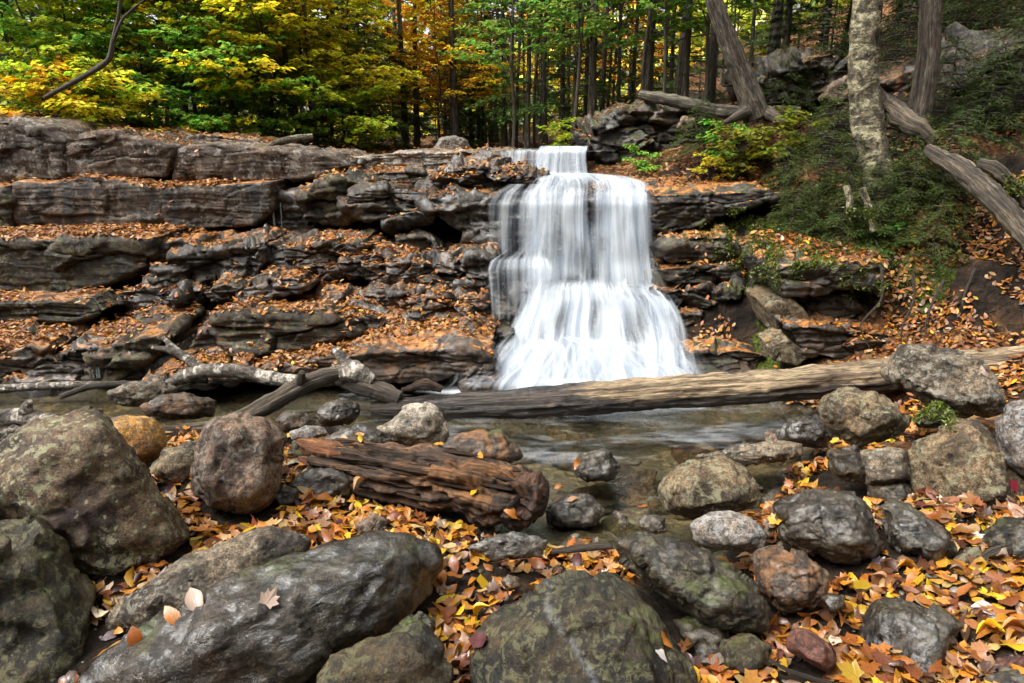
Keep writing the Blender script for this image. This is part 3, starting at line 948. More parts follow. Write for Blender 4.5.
ledge('big tilted tan slab with green algae stain, overhanging the side stream', 7.5,
      [(184, 348), (212, 320), (245, 313), (290, 317), (330, 327), (362, 318), (360, 330), (322, 343), (270, 354), (225, 358), (185, 357)], 'ledgeolive', 1.0, .06, .12, 6, .35, joints=.05, cell=.8)
ledge('leaf-edged dark slab to the right of the big tilted tan slab', 7.6,
      [(325, 327), (350, 311), (382, 317), (388, 326), (352, 335), (318, 343)], 'ledgedark', .9, .06, .08, 5, .8, joints=.05)
ledge('black undercut foot block in shadow beneath the big tilted tan slab', 7.8,
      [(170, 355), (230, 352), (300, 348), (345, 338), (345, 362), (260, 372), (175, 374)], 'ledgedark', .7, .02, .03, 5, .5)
ledge('low orange-brown wet platform strewn with leaves at the pool edge left of the falls', 7.05,
      [(335, 358), (370, 349), (430, 347), (475, 349), (492, 354), (482, 370), (440, 380), (370, 385), (338, 378)], 'ledgerust', 1.0, .22, .10, 6, .75, joints=.025, cell=.6)
ledge('leaf-covered low shelf under the overhang, behind the forked branch', 7.1,
      [(230, 372), (290, 362), (340, 354), (350, 366), (330, 378), (240, 384)], 'ledgerust', .9, .10, .05, 5, .95)
ledge('leafy low shelf behind the mottled branch at the edge of the side stream', 6.95,
      [(140, 384), (165, 374), (200, 366), (240, 374), (230, 386), (160, 392)], 'ledgerust', .6, .10, .05, 5, .95)
ledge('grey wet stone block at the lower side of the falls above the orange platform', 8.05,
      [(470, 310), (490, 306), (518, 308), (516, 328), (490, 330), (472, 322)], 'ledgeblue', .8, .0, .06, 5, .0)
ledge('flat wet stone at the foot of the falls beside the white spray', 7.7,
      [(468, 336), (490, 330), (512, 332), (508, 354), (480, 356)], 'ledgeblue', .8, .0, .06, 5, .0)
ledge('rounded half drowned stone between the orange platform and the white spray', 7.0,
      [(462, 378), (474, 368), (492, 366), (500, 378), (486, 388), (466, 388)], 'ledgerust', .4, .0, .06, 5, 0)

# ---- rock behind the falling water -----------------------------------------
ledge('black rock wall behind the main curtain of the waterfall', 9.1,
      [(470, 206), (520, 202), (580, 200), (640, 199), (660, 206), (668, 300), (600, 306), (480, 306)], 'ledgedark', 1.3, -.05, .04, 6, .0, joints=.05, cell=.55)
ledge('black rock step behind the lower cascade of the waterfall', 8.35,
      [(490, 300), (560, 290), (640, 288), (690, 300), (705, 345), (705, 392), (480, 392), (484, 330)], 'ledgedark', 1.0, -.05, .03, 6, .0, joints=.05, cell=.5)
ledge('dark rounded rock showing through the gap in the main curtain of water', 8.75,
      [(566, 250), (585, 241), (604, 248), (608, 285), (586, 294), (564, 284)], 'ledgeblue', .6, .0, .08, 5, 0, joints=.03)
ledge('black sill rock under the upper chute of the waterfall', 10.4,
      [(498, 160), (540, 159), (586, 158), (592, 176), (540, 180), (498, 178)], 'ledgedark', 1.2, -.06, .03, 5, 0, joints=.02)

# ---- right side of the falls --------------------------------------------------
ledge('long black overhanging slab with leaves on top, right of the top of the falls', 8.65,
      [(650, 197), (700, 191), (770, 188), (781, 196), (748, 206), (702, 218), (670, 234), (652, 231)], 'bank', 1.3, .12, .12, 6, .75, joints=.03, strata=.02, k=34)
ledge('rounded leaf-capped brown rock, upper of three steps beside the falls', 8.3,
      [(664, 247), (690, 236), (726, 236), (742, 248), (736, 261), (672, 263), (663, 256)], 'bank', .9, .12, .12, 5, .75)
ledge('flat leaf-capped dark rock, middle of three steps beside the falls', 8.2,
      [(660, 268), (700, 263), (738, 265), (745, 276), (702, 284), (664, 282)], 'bank', .9, .06, .10, 5, .7)
ledge('massive black shadowed rock, lowest of three steps beside the falls', 8.1,
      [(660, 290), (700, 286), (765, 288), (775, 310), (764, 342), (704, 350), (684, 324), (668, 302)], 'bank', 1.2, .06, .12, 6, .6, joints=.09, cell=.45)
ledge('low leafy ledge at the pool edge right of the falls, behind the long log', 7.4,
      [(688, 354), (735, 347), (786, 359), (786, 372), (740, 376), (694, 370)], 'bank', .9, .08, .10, 5, .9)
ledge('squared mossy rock shelf with leaves on its top, above the tan edged blocks', 7.0,
      [(766, 268), (790, 260), (850, 264), (888, 271), (885, 291), (822, 294), (776, 291)], 'bank', 1.0, .16, .10, 6, .85, joints=.03, k=34)
ledge('tan edged upright block below the squared mossy shelf', 7.0,
      [(768, 304), (788, 298), (802, 308), (817, 330), (802, 347), (780, 337), (772, 318)], 'tan', .7, .03, .04, 5, .15, strata=.003, joints=.008, k=60, cell=.9)
ledge('leaf-topped dark block beside the long log, right of the tan edged upright block', 6.8,
      [(784, 326), (830, 327), (880, 332), (902, 338), (894, 353), (850, 360), (800, 355)], 'ledgedark', .8, .16, .08, 5, .9, joints=.03)
ledge('dark flat block with leaves between the mossy shelf and the leaf-topped block', 7.1,
      [(803, 302), (850, 297), (866, 312), (832, 325), (806, 318)], 'bank', .7, .06, .06, 5, .7)
ledge('small tan slab leaning against the long log, under the tan edged upright block', 6.75,
      [(768, 347), (788, 337), (808, 356), (797, 366), (774, 361)], 'tan', .35, .05, .04, 5, .1, strata=.003, joints=.006, k=60, cell=.9)
ledge('dark moss-topped overhanging rock behind the upper chute, under the forest edge', 11.2,
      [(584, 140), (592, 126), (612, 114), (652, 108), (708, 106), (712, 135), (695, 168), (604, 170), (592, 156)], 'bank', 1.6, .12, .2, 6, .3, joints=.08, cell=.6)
boulder('pale round-topped rock standing alone upstream on the forest floor', 13.2,
        [(430, 153), (434, 145), (440, 138), (455, 135), (467, 140), (472, 153)], 'granite', 'the pale upstream rock')
ledge('broad brown boulder with a black hollow beneath, up the slope behind the double trunk', 10.6,
      [(878, 84), (902, 72), (935, 62), (955, 60), (974, 70), (968, 90), (930, 95), (896, 97)], 'rust', 1.2, .2, .2, 5, .1, strata=.0, joints=.02)
ledge('black rock overhang at the frame edge high on the slope', 9.4,
      [(962, 90), (985, 60), (1010, 44), (1060, 36), (1075, 110), (1010, 136), (975, 122)], 'bank', 1.4, .3, .2, 5, .2, joints=.08)
ledge('dark ledge in the slope between the leaning trunk and the lichen-covered trunk', 11.0,
      [(755, 82), (790, 62), (830, 52), (852, 70), (845, 100), (800, 106), (760, 104)], 'bank', 1.4, .2, .15, 5, .3, joints=.08)
boulder('small pinkish rock beside the base of the lichen-covered trunk', 9.6,
        [(818, 100), (832, 82), (848, 74), (858, 88), (852, 104), (830, 108)], 'pink')
boulder('small whitish stone left of the base of the leaning trunk', 10.6,
        [(676, 128), (682, 116), (694, 118), (698, 130), (688, 136)], 'pink')
# ------------------------------------------------------------------ ground sheet
CTRL = np.array([
    (-6, 0, .5), (-2, 0, .2), (2, 0, .5), (6, 0, .9), (0, -10, .5), (-1.6, 2, .02), (0, 2, .26), (1.5, 2, .36), (-3, 2, .1), (3, 2.2, .5),
    (0, 3, .15), (-.8, 2.2, .08), (.6, 3, .2), (0, 3.8, .05), (.3, 4.3, -.06), (.5, 5, -.25), (.8, 6.2, -.4), (.9, 7, -.4), (0, 7, -.3), (-.8, 6.8, -.22),
    (-.6, 4.3, .12), (-1.5, 4.5, .25), (-2.5, 4.5, .3), (-1.2, 5.3, .12), (-2, 5.6, .13), (-3, 5.8, .10), (-2.7, 6.6, -.12), (-3.5, 6.6, -.1),
    (-1.5, 6.6, -.12), (-4.5, 6.5, -.12), (-5.5, 7.2, -.12), (-6, 6, .1), (-2.5, 3.2, .42), (1.6, 4, .05), (2.2, 4.6, .10), (1.5, 3.3, .17), (2.5, 3.8, .38),
    (3.5, 4, .6), (3.4, 4.8, .45), (2.4, 5.6, -.1), (2.2, 6.6, -.2), (3.2, 5.6, .1), (4.2, 5.5, .5), (3, 6.6, .05), (2.6, 7.2, .05),
    (3.8, 6.75, .55), (4.6, 6.6, .9), (3.3, 7.7, .85), (4.2, 7.6, 1.5), (3.6, 8.4, 1.75), (2.6, 8.6, 1.35), (2, 9.4, 2.0), (2.6, 9.8, 2.35),
    (4.6, 8.4, 2.2), (5.8, 8.2, 2.55), (6, 7, 1.95), (6, 6, 1.5), (5, 5.5, .9), (3.2, 10.5, 2.7), (5, 10.5, 3.15), (6.8, 10.5, 3.8),
    (2.8, 12, 2.75), (8, 13, 5.2), (5, 14, 3.8), (-7, 7.4, -.05), (-3, 7.4, -.05), (-1, 7.8, 0), (-7, 8.6, .65), (-3, 8.6, .6), (-1, 8.6, .5),
    (-7, 9.5, 1.35), (-3, 9.4, 1.3), (-1, 9.2, 1.1), (-7, 10.3, 1.9), (-3, 10.3, 1.9), (-1, 10, 1.7), (.8, 8.3, .2), (.8, 9, .9), (.8, 9.8, 1.75),
    (.8, 10.5, 2.0), (.3, 12, 2.35), (-3, 12, 2.45), (-7, 12, 2.6), (-12, 12, 2.9), (0, 16, 2.5), (-5, 16, 2.7), (5, 18, 3.5), (-15, 18, 3.6),
    (0, 25, 2.8), (0, 40, 3.2), (-20, 30, 4), (15, 20, 8), (20, 40, 12), (10, 30, 5), (-40, 50, 6), (0, 60, 3.5), (50, 60, 20), (60, 0, 18),
    (-60, 0, 5), (12, 6, 4.5), (-12, 6, 1.2), (0, -60, 2), (-9, 8, .9), (-9, 3, .6), (9, 3, 2.0), (9, 9.5, 4.2), (0, 150, 6), (-120, 120, 12), (120, 120, 30), (0, -150, 5)], float)
_A = np.sqrt(((CTRL[:, None, :2] - CTRL[None, :, :2]) ** 2).sum(-1))
_A = np.block([[_A, np.ones((len(CTRL), 1))], [np.ones((1, len(CTRL))), np.zeros((1, 1))]])
_W = np.linalg.solve(_A, np.concatenate([CTRL[:, 2], [0]]))


def gh(x, y):
    x = np.atleast_1d(np.asarray(x, float))
    y = np.atleast_1d(np.asarray(y, float))
    o = np.zeros(len(x))
    for i in range(0, len(x), 20000):
        q = np.stack([x[i:i + 20000], y[i:i + 20000]], 1)
        d = np.sqrt(((q[:, None] - CTRL[None, :, :2]) ** 2).sum(-1))
        o[i:i + 20000] = d @ _W[:-1] + _W[-1]
    return o


def grow(a, b, step, end, f=1.13):
    c = list(np.arange(a, b + 1e-6, step))
    s, x = step, b
    while x < end:
        s *= f
        x += s
        c.append(x)
    s, x = step, a
    while x > -end:
        s *= f
        x -= s
        c.insert(0, x)
    return np.array(c)


gx = grow(-8, 8, .065, 260)
gy = grow(1.4, 14, .065, 260)
X, Y_ = np.meshgrid(gx, gy)
x, y = X.ravel(), Y_.ravel()
z = gh(x, y)
Q3 = np.stack([x, y, np.zeros_like(x)], 1)
near = np.clip(1 - np.maximum(np.abs(x) - 10, 0) / 10, 0, 1)
z += .05 * fbm(Q3 * 1.3, 4, 3) + .025 * fbm(Q3 * 6, 3, 8)
right = np.clip((x - 2.2) / 1.0, 0, 1) * np.clip((y - 5.6) / .8, 0, 1) * np.clip((13 - y) / 3, 0, 1)
litterb = np.clip((x - 3.3) / .5, 0, 1) * np.clip((8.2 - y) / .6, 0, 1) * np.clip((y - 5.2) / .4, 0, 1)
z += right * (.20 * fbm(Q3 * 1.7, 4, 21) + .05 * fbm(Q3 * 7, 3, 22))
far = np.clip((np.hypot(x, y - 8) - 14) / 10, 0, 1)
z += far * (.5 * fbm(Q3 * .15, 3, 31))
# stream course stays open and cut down to the bed
nx_, ny_ = len(gx), len(gy)
i = np.arange(ny_ - 1)[:, None] * nx_
j = np.arange(nx_ - 1)[None]
F = np.stack([i + j, i + j + 1, i + nx_ + j + 1, i + nx_ + j], -1).reshape(-1, 4)
me = mesh_np('ground', np.stack([x, y, z], 1), F)
z += np.clip((.02 - z) / .1, 0, 1) * (y < 8) * .07 * (.5 - worley(Q3 * 4.5, 3)[0])
bed = np.clip((.06 - z) / .1, 0, 1) * (y < 8.2) * (y > 3)
litter = np.clip((y - 9.5) / 1.2, 0, 1) * np.clip(.75 + .7 * fbm(Q3 * .9, 3, 5), 0, 1)
litter *= 1 - .75 * np.clip((x - 3.5) / 2, 0, 1) * (y < 30)
litter = np.maximum(litter, (1 - .7 * np.clip((x - 4.2) / 1, 0, 1) * np.clip((y - 8.5) / 1, 0, 1)) * np.clip((x - 2.6) / .6, 0, 1) * np.clip(.40 + .9 * fbm(Q3 * 1.2, 3, 15), 0, 1))
litter = np.maximum(litter, .38 * litterb)
mossk = np.clip((x - 1.8) / .5, 0, 1) * np.clip((5.2 - x) / .8, 0, 1) * np.clip((y - 6.6) / .4, 0, 1) * np.clip((9.4 - y) / .6, 0, 1)
mossk *= np.clip(.35 + 1.2 * fbm(Q3 * 1.5, 3, 25), 0, 1)
vattr(me, 'cover', np.stack([litter, mossk, bed], 1))


def ground_mat():
    t = NT('forest_ground')
    co = t.n('ShaderNodeTexCoord').outputs['Object']
    at = t.n('ShaderNodeAttribute', attribute_name='cover').outputs['Color']
    sp_ = t.n('ShaderNodeSeparateColor')
    t.l(at, sp_.inputs[0])
    n1 = t.noise(co, 3.5, 7, .65)
    soil = t.mix(t.ramp(n1, .35, .65), (.006, .0045, .0035), (.030, .020, .013))
    vo = t.n('ShaderNodeTexVoronoi')
    vo.inputs['Scale'].default_value = 17
    wq = t.n('ShaderNodeVectorMath', operation='ADD')
    t.l(co, wq.inputs[0])
    nn = t.n('ShaderNodeTexNoise')
    nn.inputs['Scale'].default_value = 14
    t.l(t.scale(nn.outputs['Color'], (.06, .06, .06)), wq.inputs[1])
    t.l(co, nn.inputs['Vector'])
    t.l(wq.outputs[0], vo.inputs['Vector'])
    hs = t.n('ShaderNodeSeparateColor')
    t.l(vo.outputs['Color'], hs.inputs[0])
    lc = t.mix(hs.outputs[0], (.035, .018, .010), (.15, .062, .022))
    lc = t.mix(t.ramp(hs.outputs[1], .75, .9), lc, (.24, .14, .06))
    lc = t.mix(t.ramp(hs.outputs[2], .7, .9), lc, (.045, .022, .012))
    k = t.ramp(t.math('ADD', t.math('MULTIPLY', sp_.outputs[0], .9), t.math('MULTIPLY', t.math('SUBTRACT', n1, .5), .8)), .35, .6)
    col = t.mix(k, soil, lc)
    mc = t.mix(t.ramp(t.noise(co, 40, 4, .6), .35, .65), (.018, .028, .005), (.075, .095, .014))
    k2 = t.ramp(t.math('ADD', sp_.outputs[1], t.math('MULTIPLY', t.math('SUBTRACT', t.noise(co, 6, 5), .5), .9)), .35, .6)
    col = t.mix(k2, col, mc)
    vb = t.n('ShaderNodeTexVoronoi')
    vb.inputs['Scale'].default_value = 13
    t.l(wq.outputs[0], vb.inputs['Vector'])
    bs = t.n('ShaderNodeSeparateColor')
    t.l(vb.outputs['Color'], bs.inputs[0])
    bc = t.mix(bs.outputs[0], (.10, .085, .055), (.36, .29, .18))
    bc = t.mix(t.ramp(bs.outputs[1], .88, .94, 0, .6), bc, (.22, .11, .04))
    bc = t.mix(t.ramp(t.noise(co, 2.2, 5, .6), .35, .65), bc, (.13, .125, .105))
    bc = t.mix(1.0, bc, t.mix(t.noise(co, 30, 4), (.6, .6, .6), (1.35, 1.35, 1.35)), 'MULTIPLY')
    col = t.mix(sp_.outputs[2], col, bc)
    h = t.math('ADD', t.math('MULTIPLY', t.noise(co, 26, 7, .65), 1), t.math('MULTIPLY', vo.outputs['Distance'], .8))
    nrm = t.bump(h, .9, .05)
    return t.done(t.principled(col, .85, nrm, .12).outputs[0])


g = obj('ground', me, ground_mat())
tag(g, kind='structure')

# ------------------------------------------------------------------ pool water
wx = np.arange(-7.5, 6.0, .05)
wy = np.arange(3.3, 8.05, .05)
X, Y_ = np.meshgrid(wx, wy)
x, y = X.ravel(), Y_.ravel()
Q3 = np.stack([x * .8, y * 1.6, 0 * x], 1)
zz = .006 * fbm(Q3 * 1.6, 3, 41) + .0025 * fbm(Q3 * 6, 2, 43)
dF = np.hypot(np.maximum(np.abs(x - .85) - 1.2, 0) * .9, np.maximum(7.25 - y, 0))     # distance to the foot of the falls
foam_sheen = np.clip(1.15 - dF / .62 + .35 * fbm(Q3 * 1.1, 3, 45), 0, 1)
foam2 = np.clip(1.0 - dF / 3.2, 0, 1) * np.clip(.45 + 1.1 * fbm(np.stack([x * .9, y * 3.2, 0 * x], 1), 4, 47), 0, 1)
sidest = np.exp(-((x + 2.35 - .5 * (y - 6.4)) / .22) ** 2) * np.exp(-((y - 6.35) / .28) ** 2) * .0
silk_sheen = .29 * np.clip(.42 + 1.0 * fbm(np.stack([x * .7, y * 3.0, 0 * x + 9], 1), 3, 49), 0, 1) * (y > 4.6) * np.clip((x + 1.6) / .8, .35, 1)  # reflected sky and blurred turbulence, both painted in as diffuse white
foam_sheen = np.clip(np.maximum(np.maximum(np.maximum(foam_sheen, foam2 * .42), sidest), silk_sheen), 0, 1)
zz += foam_sheen * .03
i = np.arange(len(wy) - 1)[:, None] * len(wx)
j = np.arange(len(wx) - 1)[None]
F = np.stack([i + j, i + j + 1, i + len(wx) + j + 1, i + len(wx) + j], -1).reshape(-1, 4)
me = mesh_np('pool_water', np.stack([x, y, zz], 1), F)
vattr(me, 'foam_sheen', foam_sheen)


def water_mat():
    t = NT('stream_water')
    co = t.n('ShaderNodeTexCoord').outputs['Object']
    fo = t.n('ShaderNodeAttribute', attribute_name='foam_sheen').outputs['Fac']
    w1 = t.noise(t.scale(co, (1.4, 4.5, 1)), 1.6, 5, .6, .6)
    nrm = t.bump(w1, .30, .05)
    tr = t.n('ShaderNodeBsdfTransparent')
    tr.inputs[0].default_value = (.74, .71, .60, 1)
    gl = t.n('ShaderNodeBsdfGlossy')
    gl.inputs['Roughness'].default_value = .14
    gl.inputs['Color'].default_value = (1, 1, 1, 1)
    t.l(nrm, gl.inputs['Normal'])
    fr = t.n('ShaderNodeFresnel')
    fr.inputs[0].default_value = 1.33
    t.l(nrm, fr.inputs['Normal'])
    fr.inputs[0].default_value = 1.5
    mx = t.n('ShaderNodeMixShader')
    t.l(t.math('MULTIPLY', fr.outputs[0], 1.0, True), mx.inputs[0])
    t.l(tr.outputs[0], mx.inputs[1])
    t.l(gl.outputs[0], mx.inputs[2])
    df = t.n('ShaderNodeBsdfDiffuse')
    df.inputs[0].default_value = (.62, .66, .70, 1)
    m2 = t.n('ShaderNodeMixShader')
    t.l(t.ramp(t.math('ADD', fo, t.math('MULTIPLY', t.math('SUBTRACT', t.noise(t.scale(co, (2, 6, 1)), 2.2, 4), .5), .5)), .12, .95, 0, .95), m2.inputs[0])
    t.l(mx.outputs[0], m2.inputs[1])
    t.l(df.outputs[0], m2.inputs[2])
    return t.done(m2.outputs[0])


M['water'] = water_mat()
tag(obj('pool_water', me, M['water']), kind='structure')
# the stream that feeds the falls, flowing on bedrock above the lip
sx_ = np.linspace(0, 1, 40)
ys = np.linspace(10.9, 24, 60)
X = np.zeros((60, 40))
for a in range(60):
    cx = .62 + .10 * (ys[a] - 11) - .004 * (ys[a] - 11) ** 2
    X[a] = cx + (sx_ - .5) * (1.5 + .10 * (ys[a] - 11))
Yg = np.repeat(ys[:, None], 40, 1)
Zg = 2.58 + .012 * (Yg - 11) + .01 * fbm(np.stack([X.ravel() * 2, Yg.ravel() * 2, 0 * X.ravel()], 1), 3, 4).reshape(X.shape)
i = np.arange(59)[:, None] * 40
j = np.arange(39)[None]
F = np.stack([i + j, i + j + 1, i + 41 + j, i + 40 + j], -1).reshape(-1, 4)
me = mesh_np('stream_water', np.stack([X.ravel(), Yg.ravel(), Zg.ravel()], 1), F)
vattr(me, 'foam_sheen', np.full(X.size, .35))
tag(obj('stream_water', me, M['water']), kind='structure')


# ------------------------------------------------------------------ waterfall
def veil_mat():
    t = NT('falling_water')
    uv = t.n('ShaderNodeTexCoord').outputs['UV']
    de = t.n('ShaderNodeAttribute', attribute_name='dens').outputs['Fac']
    s1 = t.noise(t.scale(uv, (9, .28, 1)), 1.0, 4, .55, .25)
    s2 = t.noise(t.scale(uv, (34, .5, 1)), 1.0, 3, .5, .15)
    st = t.math('ADD', t.math('MULTIPLY', s1, .78), t.math('MULTIPLY', s2, .22))
    a = t.ramp(t.math('ADD', t.math('MULTIPLY', t.math('SUBTRACT', st, .50), 1.7), de), .26, 1.18)
    a = t.math('MULTIPLY', a, .74)
    colr = t.mix(t.ramp(st, .36, .62), (.35, .42, .52), (.68, .72, .76))  # bluish shading between the strands is put into the colour
    df = t.n('ShaderNodeBsdfDiffuse')
    tl = t.n('ShaderNodeBsdfTranslucent')
    t.l(colr, df.inputs[0])
    t.l(colr, tl.inputs[0])
    m0 = t.n('ShaderNodeMixShader')
    m0.inputs[0].default_value = .30
    t.l(df.outputs[0], m0.inputs[1])
    t.l(tl.outputs[0], m0.inputs[2])
    tr = t.n('ShaderNodeBsdfTransparent')
    mx = t.n('ShaderNodeMixShader')
    t.l(a, mx.inputs[0])
    t.l(tr.outputs[0], mx.inputs[1])
    t.l(m0.outputs[0], mx.inputs[2])
    return t.done(mx.outputs[0])


M['veil'] = veil_mat()
VSEED = [0]


def veil(acc, rows, layers=4, step=.05, nt=None, fold=.05, holes=(), res=.022, edge=.13, dens=1.0):
    """rows: (v, Y, u left, u right, density) down the fall; each layer hangs a little in front of the last."""
    rows = np.array(rows, float)
    k = np.arange(len(rows))
    tt = np.linspace(0, len(rows) - 1, nt or 14 * len(rows))
    rr = np.stack([np.interp(tt, k, rows[:, c]) for c in range(5)], 1)
    for _ in range(6):
        rr[1:-1] = .25 * rr[:-2] + .5 * rr[1:-1] + .25 * rr[2:]
    for ly in range(layers):
        VSEED[0] += 1
        sd = VSEED[0]
        Lp = np.array([P(r[2], r[0], r[1]) for r in rr])
        Rp = np.array([P(r[3], r[0], r[1]) for r in rr])
        ns = int(max(8, np.linalg.norm(Rp - Lp, axis=1).max() / res))
        s = np.linspace(0, 1, ns)
        tq = np.linspace(0, 3, len(Lp))
        Lp = Lp + np.stack([min(.10, .02 * np.linalg.norm(Rp - Lp, axis=1).max() ** 2) * pnoise(np.stack([tq, 0 * tq, 0 * tq + sd], 1), 3), 0 * tq, 0 * tq], 1)
        Rp = Rp + np.stack([min(.10, .02 * np.linalg.norm(Rp - Lp, axis=1).max() ** 2) * pnoise(np.stack([tq, 0 * tq + 5, 0 * tq + sd], 1), 3), 0 * tq, 0 * tq], 1)
        V = Lp[:, None] * (1 - s)[None, :, None] + Rp[:, None] * s[None, :, None]
        T = np.concatenate([[0], np.cumsum(np.linalg.norm(np.diff((Lp + Rp) / 2, axis=0), axis=1))])
        W = np.linalg.norm(Rp - Lp, axis=1)
        wm = W.mean()
        S = np.repeat((s * wm)[None], len(rr), 0)
        TT = np.repeat(T[:, None], ns, 1)
        q = np.stack([S.ravel() * 3.2, TT.ravel() * .40, np.full(S.size, sd * 3.3)], 1)
        q2 = np.stack([S.ravel() * 2.2, TT.ravel() * 1.6, np.full(S.size, sd * 1.3)], 1)
        d = fold * (fbm(q, 2, sd) + .8 * fbm(q2, 2, sd + 3)).reshape(S.shape) + step * ly
        fade = np.clip(TT / .12, 0, 1)
        V[..., 1] -= d * fade
        V[..., 2] += .25 * d * fade * 0
        U, VV, _ = to_px(V)
        de = np.repeat(rr[:, 4][:, None], ns, 1) * dens
        sd_ = np.minimum(s, 1 - s)[None] * W[:, None]
        jag = .5 + .9 * fbm(np.stack([S.ravel() * 3, TT.ravel() * 2.5, np.full(S.size, sd * 7.0)], 1), 2, sd).reshape(S.shape)
        de = de * np.clip((sd_ + .03 * jag) / edge, 0, 1) ** .7
        de = de * np.clip((T[-1] - TT) / .14, 0.0, 1) ** .5
        for (hu, hv, hw, hh, amt) in holes:
            wob = .55 * fbm(np.stack([U.ravel() / 12, VV.ravel() / 16, 0 * U.ravel() + sd], 1), 3, 5).reshape(U.shape)
            de = de * (1 - amt * np.exp(-np.maximum(((U - hu) / hw) ** 2 + ((VV - hv) / hh) ** 2 + wob, 0) ** 1.5))
        de = de * np.clip(.86 + .5 * fbm(np.stack([S.ravel() * 1.3, TT.ravel() * .9, np.full(S.size, sd * 2.0)], 1), 3, sd + 8).reshape(S.shape), .35, 1.2)
        if ly:
            de = de * (.90 - .06 * ly)
        i = np.arange(len(rr) - 1)[:, None] * ns
        j = np.arange(ns - 1)[None]
        F = np.stack([i + j, i + j + 1, i + ns + j + 1, i + ns + j], -1).reshape(-1, 4)
        acc.add(V.reshape(-1, 3), F, np.stack([S.ravel() + sd * 3.7, TT.ravel() + sd * .37], 1), de.ravel())


wf = empty('waterfall', P(590, 385, 7.3), 'silky white waterfall dropping in tiers over dark rock ledges into the pool', 'waterfall')
wpos = np.array(wf.location)


def wpart(name, specs):
    a = Acc()
    for rows, kw in specs:
        veil(a, rows, **kw)
    a.V = [q - wpos.astype(np.float32) for q in a.V]
    o = obj(name, a.mesh(name, True, 'dens'), M['veil'], wf)
    return o


wpart('upper_chute', [
    ([(146, 11.2, 540, 588, .8), (148, 10.5, 538, 587, .9), (152, 10.28, 538, 586, .95), (162, 10.22, 536, 586, .95), (173, 10.15, 534, 588, .95), (178, 9.9, 530, 596, .9)], dict(layers=4, step=.03, fold=.02, edge=.05)),
    ([(150, 11.0, 498, 550, .6), (152, 10.3, 500, 550, .62), (164, 10.2, 500, 548, .58), (176, 10.12, 502, 552, .55)], dict(layers=2, step=.03, fold=.02, edge=.05))])
wpart('main_curtain', [
    ([(173, 10.1, 538, 596, .85), (176, 9.8, 536, 632, .8), (181, 9.3, 530, 648, .72), (188, 8.95, 526, 653, .76), (194, 8.78, 526, 654, .92), (204, 8.68, 526, 655, .96), (230, 8.62, 524, 656, .95), (260, 8.58, 522, 658, .95), (285, 8.5, 520, 661, .95), (300, 8.3, 514, 668, .8), (318, 8.15, 508, 676, .5)],
     dict(layers=4, step=.05, fold=.05, holes=[(588, 262, 14, 20, .30), (574, 282, 9, 8, .35), (604, 246, 8, 10, .3), (622, 300, 14, 20, .15), (592, 205, 6, 30, .35), (622, 215, 5, 36, .22), (556, 230, 5, 40, .22)])),
    ([(184, 9.2, 508, 550, .45), (192, 8.88, 494, 550, .58), (204, 8.74, 486, 548, .64), (230, 8.68, 486, 546, .60), (262, 8.6, 486, 546, .62)], dict(layers=3, step=.04, fold=.03, edge=.10)),
    ([(238, 8.58, 566, 606, .2), (242, 8.5, 566, 608, .62), (252, 8.42, 566, 609, .48), (268, 8.38, 566, 609, .35), (288, 8.36, 564, 610, .3)], dict(layers=1, fold=.02))])
wpart('side_veil', [
    ([(244, 8.55, 512, 546, .2), (254, 8.35, 498, 548, .42), (260, 8.22, 489, 550, .66), (268, 8.12, 486, 552, .66), (290, 8.04, 488, 552, .62), (325, 7.9, 490, 548, .58)], dict(layers=3, step=.04, fold=.03, edge=.05))])
wpart('lower_cascade', [
    ([(277, 8.42, 612, 648, .35), (281, 8.3, 608, 652, .55), (290, 8.16, 602, 658, .6), (304, 8.08, 598, 664, .5)], dict(layers=2, step=.04, fold=.05)),
    ([(280, 8.45, 530, 660, .4), (289, 8.22, 525, 668, .8), (300, 8.1, 520, 676, .95), (320, 7.95, 513, 686, .95), (345, 7.75, 504, 694, .92), (370, 7.6, 497, 700, .85), (386, 7.5, 488, 704, .7)],
     dict(layers=4, step=.06, fold=.09, holes=[(560, 318, 7, 30, .30), (596, 330, 6, 36, .28), (640, 330, 7, 40, .25), (540, 340, 5, 26, .2), (690, 330, 20, 50, .3)])),
    ([(336, 7.75, 520, 600, .5), (343, 7.55, 512, 640, .9), (354, 7.42, 502, 668, .95), (368, 7.3, 488, 690, .9), (380, 7.15, 474, 700, .8), (389, 7.0, 462, 704, .5)], dict(layers=4, step=.05, fold=.05, holes=[(660, 352, 22, 10, .5)])),
    ([(328, 7.6, 496, 694, .25), (345, 7.35, 478, 706, .66), (362, 7.1, 458, 718, .76), (378, 6.95, 444, 724, .74), (392, 6.8, 432, 726, .4)], dict(layers=3, step=.06, fold=.04, edge=.5))])

# trickles on the ledges beside the falls
def trickle(label, pts, w=.02, n=3):
    a = Acc()
    c = np.array(P(*pts[0]))
    for q in range(n):
        off = np.array([(q - n / 2) * .05 + rng.normal() * .02, 0, 0])
        pp = np.array([P(*p) for p in pts]) + off - c
        pp += rng.normal(size=pp.shape) * .004
        add_tube(a, pp, np.full(len(pp), w * (.25 + .5 * rng.random())), 5, sub=14)
    o = obj('water_trickle', a.mesh('water_trickle'), M['trickle'], None, c)
    tag(o, label, 'trickle', 'water trickles')


def trickle_mat():
    t = NT('trickling_water')
    p = t.principled((.42, .46, .50), .15, None, .6)
    p.inputs['Alpha'].default_value = .38
    return t.done(p.outputs[0])


